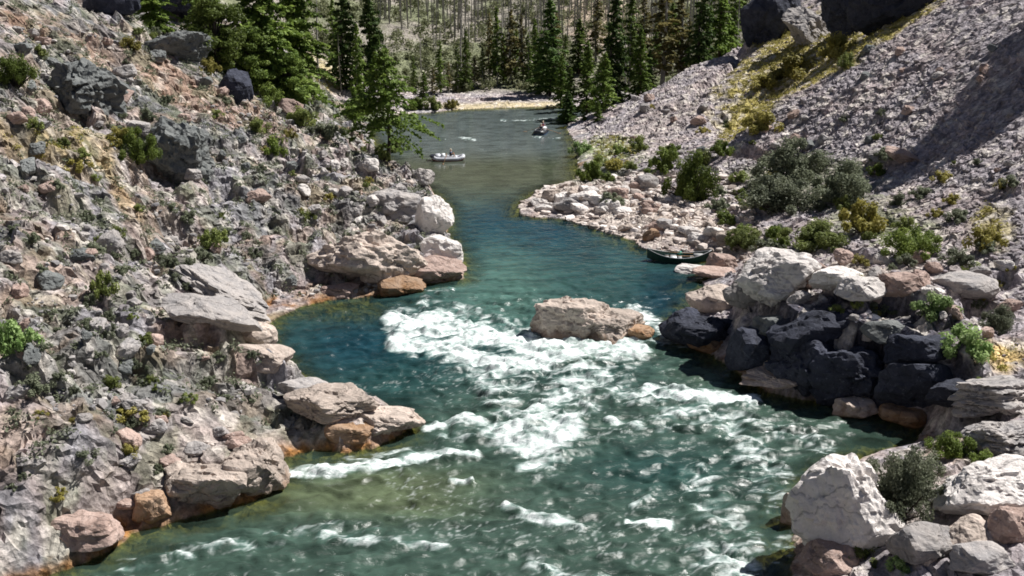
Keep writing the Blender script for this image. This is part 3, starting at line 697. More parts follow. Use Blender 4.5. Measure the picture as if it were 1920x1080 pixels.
rubble('gravel', 'pale gravel and cobbles of the bar', 2600, (-2, 26), (94, 128), lambda j, i: bar[j, i] & (SD[j, i] > .2) & ((n3[j, i] > -.02) | (n2[j, i] > .05)), (.05, .62), rub_mat('gravel_stone', lin(134,122,114), lin(208,196,188), lin(234,226,220)), 2)
rubble('rubble', 'loose grey stones over the bedrock slope', 6500, (-60, 0), (46, 150), lambda j, i: (SD[j, i] > .6) & LEFTSIDE[j, i] & (smooth_ledge[j, i] < .5) & (rough[j, i] > .55), (.08, .42), rub_mat('slope_stone', lin(112,110,112), lin(158,153,150), lin(204,198,192)))

# ------------------------------------------------------------------ plants
def leaf_quads(P, N, size, asp=.55):
    """P points, N outward directions: one bent leaf clump (2 triangles) at each"""
    n = len(P); r = rng.normal(size=(n, 3)); N = N+r*.55; N /= np.linalg.norm(N, axis=1)[:, None]+1e-9
    T = np.cross(N, rng.normal(size=(n, 3))); T /= np.linalg.norm(T, axis=1)[:, None]+1e-9
    B = np.cross(N, T); s = (size*rng.uniform(.6, 1.4, n))[:, None]
    co = np.stack([P-T*s, P-B*s*asp+N*s*.2, P+T*s, P+B*s*asp-N*s*.15], 1).reshape(-1, 3)
    return co, np.arange(n*4).reshape(n, 4)
def tube_np(path, radii, n=7):
    path = np.array(path, float); co = []; fa = []
    for k, p in enumerate(path):
        t_ = path[min(k+1, len(path)-1)]-path[max(k-1, 0)]; t_ /= np.linalg.norm(t_)+1e-9
        a = np.cross(t_, [.3, .9, .1]); a /= np.linalg.norm(a)+1e-9; b_ = np.cross(t_, a)
        for q in range(n):
            an = 2*math.pi*q/n; co.append(p+radii[k]*(math.cos(an)*a+math.sin(an)*b_))
    for k in range(len(path)-1):
        for q in range(n):
            fa.append((k*n+q, k*n+(q+1) % n, (k+1)*n+(q+1) % n, (k+1)*n+q))
    return np.array(co), np.array(fa)
def join(parts):
    co = []; fa = []; off = 0
    for c_, f_ in parts: co.append(c_); fa.append(np.asarray(f_)+off); off += len(c_)
    return np.concatenate(co), np.concatenate(fa)
def conifer_meshes(seed, width=.2, low=.12, dens=1.0, leaf='conifer', bark='bark', irregular=.25):
    """height 1"""
    r = np.random.default_rng(seed); P = []; N = []; tn = []; tubes = []
    bend = r.normal(size=2)*.012
    trunk = [(bend[0]*math.sin(z*3), bend[1]*math.sin(z*4), z) for z in np.linspace(-.03, 1, 9)]
    tubes.append(tube_np(trunk, np.linspace(.016, .0025, 9)))
    nb = int(120*dens)
    for k in range(nb):
        z = low+(1-low)*((k+r.random())/nb)**.92; rel = (z-low)/(1-low)
        L = width*(1-rel)**.8*(.35+.65*min(1, rel*6+.35))*r.uniform(1-irregular*1.8, 1+irregular)+.012
        a = r.uniform(0, 6.283); dx, dy = math.cos(a), math.sin(a); droop = r.uniform(-.35, .1)+.5*rel
        bp = np.array([[dx*L*t_, dy*L*t_, z+L*droop*t_-L*.25*t_*t_] for t_ in (0, .5, 1)])
        if k % 4 == 0: tubes.append(tube_np(bp, [.004, .0025, .001], 4))
        m = max(6, int(dens*L/width*75))
        t_ = r.random(m)**.7; side = r.normal(size=m)*L*.20*(1.1-t_)
        q = np.c_[dx*L*t_-dy*side, dy*L*t_+dx*side, z+L*droop*t_-L*.25*t_*t_+r.normal(size=m)*.006]
        P.append(q); N.append(np.tile([dx*.4, dy*.4, 1.], (m, 1))); tn.append(np.clip(r.uniform(0, 1)*.5+.5*r.random(m), 0, 1))
    P = np.concatenate(P); N = np.concatenate(N); co, fa = leaf_quads(P, N, .015)
    cm = mesh_np('crown_foliage', co, fa, M[leaf]); fval(cm, 'tone', np.repeat(np.concatenate(tn), 4))
    tc_, tf_ = join(tubes)
    return mesh_np('trunk_wood', tc_, tf_, M[bark], True), cm
def broad_meshes(seed, leaf, bark, lobes=16, n=7000, trunkh=.3, wid=.38):
    """round irregular crown, height 1"""
    r = np.random.default_rng(seed); P = []; N = []; tn = []; tubes = [tube_np([(0, 0, -.04), (.01, 0, .3), (-.01, .01, .6), (0, 0, .85)], [.028, .02, .012, .004])]
    for k in range(lobes):
        zc = r.uniform(trunkh, .93); mr = wid*math.sin(math.pi*min(1, (zc-trunkh+.12)/(1.12-trunkh)))**.7
        a = r.uniform(0, 6.28); rr = mr*r.uniform(.3, .95); c_ = np.array([rr*math.cos(a), rr*math.sin(a), zc]); s_ = r.uniform(.05, .12)
        tubes.append(tube_np([(0, 0, zc*.6), c_*[.6, .6, .92], c_], [.01, .006, .002], 5))
        m = n//lobes; d_ = r.normal(size=(m, 3)); d_ /= np.linalg.norm(d_, axis=1)[:, None]
        q = c_+d_*s_*r.uniform(.55, 1.1, m)[:, None]*[1.25, 1.25, .7]
        P.append(q); N.append(d_+[0, 0, .4]); tn.append(np.clip(r.uniform(0, .5)+.5*r.random(m), 0, 1))
    P = np.concatenate(P); N = np.concatenate(N); co, fa = leaf_quads(P, N, .016)
    cm = mesh_np('crown_foliage', co, fa, M[leaf]); fval(cm, 'tone', np.repeat(np.concatenate(tn), 4))
    tc_, tf_ = join(tubes); return mesh_np('trunk_wood', tc_, tf_, M[bark], True), cm
def snag_meshes(seed):
    r = np.random.default_rng(seed); tubes = [tube_np([(0, 0, -.03), (.006, .004, .4), (-.004, .006, .75), (0, 0, 1)], [.013, .010, .007, .002], 6)]
    for k in range(26):
        z = r.uniform(.25, .97); a = r.uniform(0, 6.28); L = .09*(1.1-z)*r.uniform(.4, 1.3)+.01
        tubes.append(tube_np([(0, 0, z), (L*.6*math.cos(a), L*.6*math.sin(a), z-.1*L), (L*math.cos(a), L*math.sin(a), z-.35*L)], [.003, .002, .001], 4))
    tc_, tf_ = join(tubes); return mesh_np('snag_wood', tc_, tf_, M['greybark'], True)
def bush_meshes(seed, leaf, lobes=26, n=3000, size=.062, flat=.75, open_=.42):
    """radius 1"""
    r = np.random.default_rng(seed); P = []; N = []; tn = []; tubes = []
    for k in range(lobes):
        a = r.uniform(0, 6.28); e = r.uniform(.05, 1.4); rr = r.uniform(.25, 1.0)
        c_ = np.array([rr*math.cos(e)*math.cos(a), rr*math.cos(e)*math.sin(a), (.12+rr*math.sin(e))*flat]); s_ = r.uniform(.13, .30)
        tubes.append(tube_np([(0, 0, -.1), c_*[.5, .5, .4], c_*.95], [.035, .022, .008], 5))
        m = n//lobes; d_ = r.normal(size=(m, 3)); d_ /= np.linalg.norm(d_, axis=1)[:, None]
        q = c_+d_*s_*(r.random(m)**open_)[:, None]; q[:, 2] = np.maximum(q[:, 2], -.05)
        P.append(q); N.append(d_+[0, 0, .5]); tn.append(np.clip(r.uniform(0, .55)+.45*r.random(m), 0, 1))
    P = np.concatenate(P); N = np.concatenate(N); co, fa = leaf_quads(P, N, size)
    fm = mesh_np('leaf_foliage', co, fa, M[leaf]); fval(fm, 'tone', np.repeat(np.concatenate(tn), 4))
    tc_, tf_ = join(tubes); return mesh_np('stem_wood', tc_, tf_, M['darkbark'], True), fm
TREES = {'conifer': [conifer_meshes(s, .20, .08, 1.0, 'conifer') for s in (1, 2)], 'dark': [conifer_meshes(s, .19, .05, 1.2, 'darkcon', 'darkbark') for s in (3, 4)],
         'light': [conifer_meshes(s, .19, .06, 1.1, 'lightcon') for s in (5, 6)], 'slim': [conifer_meshes(s, .13, .12, .8, 'conifer', 'greybark', .4) for s in (7, 8)],
         'dry': [conifer_meshes(s, .13, .15, .7, 'drycon', 'greybark', .5) for s in (9, 10)],
         'broad': [conifer_meshes(21, .36, .42, 1.25, 'lightcon', 'darkbark', .42)], 'wide': [conifer_meshes(s, .30, .04, 1.8, 'conifer', 'darkbark', .35) for s in (23, 24)], 'big': [broad_meshes(s, 'green', 'darkbark', 60, 16000, .15, .34) for s in (12, 13)],
         'bigdark': [broad_meshes(s, 'conifer', 'darkbark', 60, 18000, .12, .34) for s in (14, 15)]}
SNAGS = [snag_meshes(s) for s in (1, 2, 3)]
BUSH = {k: [bush_meshes(s, k) for s in (1, 2)] for k in ('green', 'yellow', 'sage', 'olive', 'palegreen')}
for k_ in ('olive', 'sage', 'green'): BUSH[k_+'_big'] = [bush_meshes(s_, k_, 44, 12000, .030, .8, .42) for s_ in (3, 4)]
BUSH['needle'] = [bush_meshes(5, 'sage', 40, 12000, .03, 1.0, .42)]
def copyset(root_name, loc, rz, s, parts):
    e = empty(root_name, loc, rz, s)
    for nm, me_ in parts: link(nm, me_, e)
    return e
def tree(px, d, top, kind, label, cat='conifer', group=None, wide=1.0, i=None):
    p = at(px, 300, d); x, y = p[0], d*CP+ (0)
    # exact ground point on this column at this depth
    y = (d+ (hgt(x, d)-CAMZ)*SP)/CP; z = float(hgt(x, y)); y = (d+(z-CAMZ)*SP)/CP; z = float(hgt(x, y))
    zt = CAMZ+d*ray(px, top)[2]; ht = max(2.0, zt-z)
    T = TREES[kind]; tm, cm = T[(int(px) if i is None else i) % len(T)]
    e = copyset('conifer_tree' if cat == 'conifer' else 'broad_tree', (x, y, z-.2), random.uniform(0, 6.28), (ht*wide, ht*wide, ht), [('trunk', tm), ('crown', cm)])
    return tag(e, label, cat, group)
T1 = [(500,152,-110,'wide','tallest dark conifer of the clump at the top of the slope','conifer',1.15),(410,139,-20,'big','bright green leafy tree beside the black crag','tree',1.0),
 (560,160,-90,'wide','deep green conifer closing the clump over the ochre hollow','conifer',1.0),(470,148,40,'bigdark','shorter dark tree inside the clump above the stony point','tree',1.1),(385,150,-90,'wide','dark conifer standing over the black crag','conifer',.9),(222,141,-60,'wide','near dark conifer in the black corner at the top of the slope','conifer',1.2),(292,146,-90,'wide','taller dark conifer in the black corner at the top of the slope','conifer',1.1),(540,150,90,'bigdark','low dark tree at the foot of the leafy clump','tree',1.2),
 (728,131,80,'broad','lone spreading pine with dark trunk on the stony point','tree',1.0),
 (650,184,-50,'dark','tall dark conifer behind the lone pine, towards the leafy clump','conifer',1.0),(700,186,-60,'dark','tall narrow dark conifer directly behind the lone pine','conifer',.8),
 (628,188,-20,'slim','slim conifer at the side of the ochre hollow','conifer',.9),(675,180,40,'slim','mid-height conifer between the two tall dark conifers','conifer',1.0),
 (665,168,150,'light','light green young tree at the foot of the tall dark conifers','conifer',1.5),(795,190,130,'light','light green young tree on the far bank past the lone pine','conifer',1.4),
 (1030,196,-8,'dark','broad black-green conifer at the end of the pale far beach','conifer',1.25),(1012,200,70,'dark','lower dark conifer against the broad black-green conifer','conifer',1.1),
 (1052,186,95,'light','light green conifer in front of the broad black-green conifer','conifer',1.1),(1068,176,120,'light','conifer leaning over the far water edge','conifer',1.3),
 (1065,172,165,'dark','small black conifer overhanging the water by the far raft','conifer',1.9),(1100,176,70,'light','green conifer behind the overhanging black conifer','conifer',1.0),
 (1132,170,92,'conifer','full green conifer at the corner of the scree','conifer',1.45),(1120,164,185,'light','bright green young tree below the full green conifer','conifer',1.8),
 (1095,168,200,'light','pale green shrub-like tree at the upstream water edge','conifer',1.9),(1150,186,-30,'dark','dark conifer with its top out of frame above the full green one','conifer',.9),
 (1198,182,45,'light','green conifer at the lip of the scree beside the silver snag','conifer',1.2),(1215,188,90,'dark','dark short conifer on the lip of the scree','conifer',1.2),
 (1240,190,-60,'dry','tall yellowish thin conifer above the scree lip','conifer',1.5),(1272,194,-20,'dry','second thin yellowish conifer above the scree lip','conifer',1.5),
 (1312,188,-60,'dark','dark conifer with a bare black trunk on the scree lip','conifer',.9),(1348,194,-70,'light','bright green conifer close to the black crag','conifer',1.1),(1372,200,-60,'slim','slim conifer touching the black crag','conifer',1.2),
 (1180,204,-30,'slim','slim conifer rising behind the silver snag','conifer',1.1)]
for px, d, top, kd, lab, cat, wd in T1: tree(px, d, top, kd, lab, cat, None, wd)
# row along the far bank
row = sorted([(812,194,120),(826,196,70),(842,198,110),(858,200,80),(874,201,50),(890,203,100),(905,204,85),(918,206,20),(932,205,8),(944,207,60),(957,206,12),(968,209,50),(978,207,20),(990,205,60),(1002,208,30),(760,192,140),(776,194,100)])
for i, (px, d, top) in enumerate(row):
    tree(px, d, top, ['slim', 'conifer', 'dry', 'slim', 'dry'][i % 5], 'slender conifer of the far bank row, %s from the lone pine' % ordn(i), 'conifer', 'slender conifers along the far bank', [1.2, .8, 1.3, 1.3, .9][i % 5]*(.8+.4*((i*37) % 10)/10), i)
row = sorted([(int(px), d, top) for px, d, top in [(1085,214,30),(1118,218,-10),(1140,212,50),(1165,216,70),(1205,220,-10),(1228,214,40),(1258,222,0),(1290,220,30),(1330,224,0),(1395,226,-30),(1060,222,60),(1042,226,20)]])
for i, (px, d, top) in enumerate(row):
    tree(px, d, top, ['dry', 'slim', 'light'][i % 3], 'grey-green conifer standing behind the scree lip, %s from the river' % ordn(i), 'conifer', 'conifers behind the scree lip', 1.4, i)
for k_, (x_, y_, h_) in enumerate([(61, 116, 21), (66, 121, 24), (58, 111, 15)]):
    tm, cm = TREES['wide'][k_ % 2]
    e = copyset('conifer_tree', (x_, y_, float(hgt(x_, y_))-.3), k_*2, (h_*.8, h_*.8, h_), [('trunk', tm), ('crown', cm)])
    tag(e, ['big dark conifer whose shadow falls across the scree', 'tallest dark conifer uphill of the scree shadow', 'smaller dark conifer at the lower side of the scree shadow'][k_], 'conifer')
def snag(px, d, top, label, group=None, i=0):
    x = at(px, 300, d)[0]; z = float(hgt(x, d)); y = (d+(z-CAMZ)*SP)/CP; z = float(hgt(x, y)); ht = CAMZ+d*ray(px, top)[2]-z
    o = link('dead_tree', SNAGS[i % 3]); o.location = (x, y, z); o.scale = (ht*1.1, ht*1.1, ht); o.rotation_euler = (random.uniform(-.03, .03), random.uniform(-.03, .03), random.uniform(0, 6))
    tag(o, label, 'dead tree', group)
snag(598,176,-20,'bare grey dead tree standing in the ochre hollow'); snag(1172,192,60,'silver dead tree at the corner of the scree'); snag(640,182,60,'short dead tree between the dark conifers and the ochre hollow',None,1)
snag(1383,198,-30,'silver dead tree beside the shade-coloured crag',None,2)
row = sorted([(random.uniform(745, 1060), random.uniform(208, 240)) for _ in range(46)])
for i, (px, d) in enumerate(row):
    snag(px, d, random.uniform(-10, 95), 'bare grey trunk on the far hillside, %s from the lone pine' % ordn(i), 'burnt trunks on the far hillside', i)
# the burnt wood higher up reads as one mass
def forest():
    r = np.random.default_rng(5); CO = []; FA = []; off = 0
    for k in range(1500):
        px = r.uniform(560, 1480); d = r.uniform(226, 360); x = (px-960)/F_*d; z = float(hgt(x, d)); y = (d+(z-CAMZ)*SP)/CP; z = float(hgt(x, y)); ht = r.uniform(5, 12)
        a = r.uniform(-.04, .04, 2)*ht
        c_, f_ = tube_np([(x, y, z-.3), (x+a[0], y+a[1], z+ht)], [.16, .04], 4); CO.append(c_); FA.append(f_+off); off += len(c_)
        for q in range(7):
            zz = r.uniform(.3, .95); an = r.uniform(0, 6.28); L = r.uniform(.4, 1.3)*(1.2-zz)
            p0 = np.array([x+a[0]*zz, y+a[1]*zz, z+ht*zz]); c_, f_ = tube_np([p0, p0+[L*math.cos(an), L*math.sin(an), -.2*L]], [.05, .02], 3)
            CO.append(c_); FA.append(f_+off); off += len(c_)
    me_ = mesh_np('forest', np.concatenate(CO), np.concatenate(FA), M['greybark'])
    tag(link('forest', me_), 'burnt grey wood on the far hillside', None, None, 'stuff')
    P = []; N = []; tn = []
    for k in range(2000):
        px = r.uniform(540, 1480); d = r.uniform(200, 340); x = (px-960)/F_*d; z = float(hgt(x, d)); y = (d+(z-CAMZ)*SP)/CP; z = float(hgt(x, y)); s_ = r.uniform(.7, 2.2)
        m = 90; d_ = r.normal(size=(m, 3)); P.append(np.array([x, y, z+s_*.5])+d_*s_*[.45, .45, .4]); N.append(d_); tn.append(np.full(m, r.random())*.6+.4*r.random(m))
    co, fa = leaf_quads(np.concatenate(P), np.concatenate(N), .26)
    me_ = mesh_np('undergrowth', co, fa, leaf_mat('hillside_brush_leaves', lin(88,94,64), lin(122,126,94), lin(152,150,122))); fval(me_, 'tone', np.repeat(np.concatenate(tn), 4))
    tag(link('undergrowth', me_), 'grey-green brush scattered over the far hillside', None, None, 'stuff')
forest()
def bush(px, py, wpx, kind, label, tall=.8, group=None, cat='shrub'):
    x, y, z, d = ground(px, py); s = wpx*.5*d/F_; B = BUSH[kind+'_big' if wpx > 85 and kind+'_big' in BUSH else kind]; sm, fm = B[int(px) % len(B)]
    e = copyset('shrub', (x, y+.4*s, z-.1), random.uniform(0, 6.28), (s, s, s*tall/.75), [('stem', sm), ('foliage', fm)])
    return tag(e, label, cat, group)
BS = [(25,165,90,'green','rounded yellow-green shrub at the edge of the upper slate layers',1.0),(250,305,90,'green','bright green shrub beside the lower slate layers',1.1),(222,270,60,'yellow','olive tuft on top of the bright green shrub',.8),
 (242,95,52,'yellow','small yellow-green shrub on the brown slope crest',.8),(390,140,46,'yellow','yellow-green sprig beside the dark dome boulder',1.0),(512,295,70,'green','bright shrub on the ridge of the stony point',.8),(480,250,60,'olive','olive shrub above the ridge of the stony point',.7),
 (395,465,70,'olive','olive shrub over the black cavity of the grey slope',.9),(195,560,64,'olive','spindly dark green shrub low on the grey slope',1.3),(25,670,100,'palegreen','pale green leafy shrub at the edge of the near slope',1.2),(60,745,70,'sage','sage shrub below the pale green leafy shrub',.8),
 (140,325,60,'yellow','yellow shrub on the ochre band',.7),(500,200,70,'green','bright green shrub at the foot of the leafy trees',.9),(560,240,80,'olive','olive shrub on the back of the stony point',.7),(610,262,70,'sage','sage shrub near the lone pine',.7),
 (655,222,60,'green','green waterside shrub upstream of the stony point',.8),(690,212,46,'green','second green waterside shrub upstream of the stony point',.8),(740,285,60,'green','bright green shrub at the base of the lone pine',.7),(715,305,40,'olive','dark shrub under the lone pine',1.2),
 (775,207,50,'green','green shrub on the far bank behind the lone pine',.8),(812,207,44,'olive','olive shrub on the far bank at the start of the pale beach',.9),(845,203,36,'yellow','yellowish shrub on the far bank',.8),
 (1105,340,62,'green','round yellow-green shrub at the root of the gravel bar',1.0),(1090,290,50,'palegreen','pale shrub at the upstream water edge of the scree',.8),(1250,328,66,'green','green shrub in the middle of the bar edge',1.1),(1300,380,110,'green','large bright green shrub between bar and scree',1.3),
 (1320,310,50,'olive','olive shrub on top of the large bright green shrub',.9),(1200,282,44,'olive','little olive shrub at the foot of the scree',.9),(1345,400,60,'sage','sage shrub at the inner edge of the bar',.8),(1155,320,60,'yellow','yellow-green low shrub near the round shrub',.6),
 (1430,250,80,'yellow','yellow shrub with a dark underside on the scree edge',.8),(1570,110,90,'yellow','large yellow shrub below the shade-coloured rock wall',.8),(1490,150,110,'yellow','broad yellow shrub in the dry grass gully',.7),(1590,128,44,'olive','dark green shrub beside the large yellow shrub',1.0),
 (1440,165,70,'yellow','straw-coloured shrub low in the dry grass gully',.6),
 (1465,400,170,'sage','wide grey-green shrub over the shade of the bar',.6),(1405,470,100,'olive','olive shrub at the head of the bar',.6),(1540,465,150,'olive','spreading olive shrub over the white pyramid boulder',.5),(1490,340,150,'sage','grey-green shrub under the scree',.8),
 (1590,380,150,'sage','tan-grey shrub under the scree ledge',.8),(1625,440,110,'yellow','bright yellow-green shrub in the middle of the brush',.9),(1715,490,130,'green','leafy green shrub behind the broken rocks',.7),(1440,530,100,'olive','dark shrub pressed against the white pyramid boulder',.9),
 (1850,470,80,'yellow','yellow-green shrub high above the inlet',.9),(1650,330,50,'green','small green shrub below the dark ledge',.7),(1800,500,70,'sage','sage shrub above the broken rocks',.7),(1640,590,60,'sage','sage shrub on the dark bank crest',.7),
 (1760,600,90,'palegreen','grey-green leafy shrub at the crest of the dark bank',.8),(1820,680,120,'palegreen','pale green leafy shrub hanging over the black shade',.8),(1880,620,90,'sage','sage shrub beside the pale green leafy shrub',.8),
 (1790,860,100,'green','green grass-like tuft over the small inlet',.7),(1850,880,60,'green','second green tuft next to the rock plates',.8),(1840,735,40,'green','small green sprig over the inlet head',.8),
 (1690,990,170,'needle','tall sage bush leaning on the big white boulder',1.1),(1730,940,120,'needle','upper sage bush behind the big white boulder',1.0),(1620,1050,120,'olive','low olive shrub in front of the big white boulder',.6),(1690,1075,60,'palegreen','small fresh green plant at the bottom of the near bank',.7),
 (240,790,80,'yellow','low yellow-green shrub on the bedrock shelf',.5),(150,870,70,'sage','sage shrub on the bedrock shelf',.6)]
for px, py, w, kd, lab, tall in BS: bush(px, py, w, kd, lab, tall)
SZ = [('the slope above the pool', [(10,400,480,760)], 44, (24,50), ['sage','sage','olive']), ('the high brown slope', [(10,60,500,390)], 34, (20,44), ['sage','yellow','olive']),
      ('the stony point', [(480,210,760,420)], 22, (18,40), ['sage','olive','yellow']), ('the ground above the dark bank', [(1450,300,1900,600)], 40, (26,58), ['sage','olive','sage','yellow']),
      ('the inner edge of the bar', [(1120,290,1420,400),(1330,390,1480,480)], 26, (30,64), ['olive','sage','green']), ('the scree slope', [(1160,200,1900,330)], 14, (14,30), ['sage','olive','yellow']), ('the near bedrock shelf', [(10,770,360,950)], 14, (26,50), ['sage','yellow'])]
nm = {'sage': 'grey sage shrub', 'olive': 'dark olive shrub', 'yellow': 'yellowish shrub', 'green': 'leafy green shrub'}
for zone, rects, n, (a, b_), kinds in SZ:
    L = sorted((random.uniform(r_[0], r_[2]), random.uniform(r_[1], r_[3]), random.uniform(a, b_), random.choice(kinds)) for r_ in [random.choice(rects) for _ in range(n)])
    cnt = {}
    for px, py, w, kd in L:
        if ground(px, py)[2] < .5: continue
        i = cnt.get(kd, 0); cnt[kd] = i+1
        bush(px, py, w, kd, 'small %s on %s, %s %s' % (nm[kd], zone, ordn(i), 'from the river' if px > 960 else 'going to the river'), random.uniform(.6, .9), 'small shrubs on '+zone)
# low cover too dense to count
def cover(name, label, n, xr, yr, test, mat, size, leaf, per):
    xs = rng.uniform(*xr, n*8); ys = rng.uniform(*yr, n*8)
    j = np.clip(np.searchsorted(YS, ys), 0, ny-1); i = np.clip(np.searchsorted(XS, xs), 0, nx-1)
    ok = test(j, i, rng.random(len(xs))); xs = xs[ok][:n]; ys = ys[ok][:n]; zs = hgt(xs, ys); m = len(xs)
    s_ = rng.uniform(*size, m); d_ = rng.normal(size=(m, per, 3))*.45; d_[..., 2] = np.abs(d_[..., 2])
    P = (np.c_[xs, ys, zs][:, None]+d_*s_[:, None, None]).reshape(-1, 3); co, fa = leaf_quads(P, (d_+[0, 0, .4]).reshape(-1, 3), leaf)
    me_ = mesh_np(name, co, fa, mat); tv = np.clip(np.repeat(rng.random(m), per)*.6+.4*rng.random(m*per), 0, 1); fval(me_, 'tone', np.repeat(tv, 4))
    tag(link(name, me_), label, None, None, 'stuff')
cover('ground_cover', 'grey sage and herbs growing between the stones', 4200, (-62, 0), (46, 175), lambda j, i, q: (SD[j, i] > 1.5) & LEFTSIDE[j, i] & (n2[j, i] > -.02) & (smooth_ledge[j, i] < .4), M['sage'], (.25, .65), .10, 26)
cover('grass', 'dry yellow grass in the gully and along the slopes', 3600, (-50, 64), (50, 185), lambda j, i, q: (SD[j, i] > 1.0) & (C[j, i, 1] > C[j, i, 2]*1.55) & (HZ[j, i] > .9), M['yellow'], (.25, .6), .09, 22)

# ------------------------------------------------------------------ boats and people
def mk(bm, name, mat, parent=None, smooth=True):
    me_ = bpy.data.meshes.new(name); bm.to_mesh(me_); bm.free(); me_.materials.append(mat)
    me_.polygons.foreach_set('use_smooth', [smooth]*len(me_.polygons)); return link(name, me_, parent)
def tubeobj(name, path, rad, mat, parent=None, n=12, closed=False):
    if closed: path = list(path)+[path[0], path[1]]
    c_, f_ = tube_np(path, [rad]*len(path) if not hasattr(rad, '__len__') else rad, n)
    if not closed:
        m0 = len(c_); c_ = np.r_[c_, [path[0]], [path[-1]]]; tri = []
        q4 = [list(x) for x in f_]
        for q in range(n): q4.append([(q+1) % n, q, m0, m0]); q4.append([m0-n+q, m0-n+(q+1) % n, m0+1, m0+1])
        bm = bmesh.new(); vs = [bm.verts.new(v) for v in c_]
        for fc in q4:
            fc = list(dict.fromkeys(fc))
            try: bm.faces.new([vs[i] for i in fc])
            except ValueError: pass
        bmesh.ops.recalc_face_normals(bm, faces=bm.faces)
        return mk(bm, name, mat, parent)
    return link(name, mesh_np(name, c_, f_, mat, True), parent)
def box(name, size, loc, mat, parent=None, bev=.03, rot=(0, 0, 0)):
    bm = bmesh.new(); bmesh.ops.create_cube(bm, size=1); bmesh.ops.scale(bm, vec=size, verts=bm.verts)
    bmesh.ops.bevel(bm, geom=bm.edges[:], offset=bev, segments=2, affect='EDGES')
    bmesh.ops.transform(bm, matrix=Matrix.Translation(loc) @ Matrix.Rotation(rot[2], 4, 'Z') @ Matrix.Rotation(rot[1], 4, 'Y') @ Matrix.Rotation(rot[0], 4, 'X'), verts=bm.verts)
    return mk(bm, name, mat, parent)
mt = {k: simple(k, lin(*c_), ro, 5, .08) for k, c_, ro in [('raft_grey', (196,198,204), .4), ('raft_dark', (36,38,44), .35), ('raft_red', (120,48,56), .4), ('raft_blue', (52,78,110), .4), ('boat_green', (34,62,54), .45),
      ('boat_inside', (150,150,150), .6), ('alu', (170,172,174), .35), ('wood', (150,112,70), .5), ('cooler_white', (226,230,232), .4), ('teal_bag', (70,160,140), .5), ('skin', (196,150,122), .6), ('shirt_blue', (110,130,160), .8),
      ('shirt_grey', (180,184,190), .8), ('vest_dark', (50,54,70), .7), ('vest_red', (150,50,46), .7), ('shorts', (84,80,74), .8), ('hat', (208,200,180), .8), ('hair', (60,44,34), .7)]}
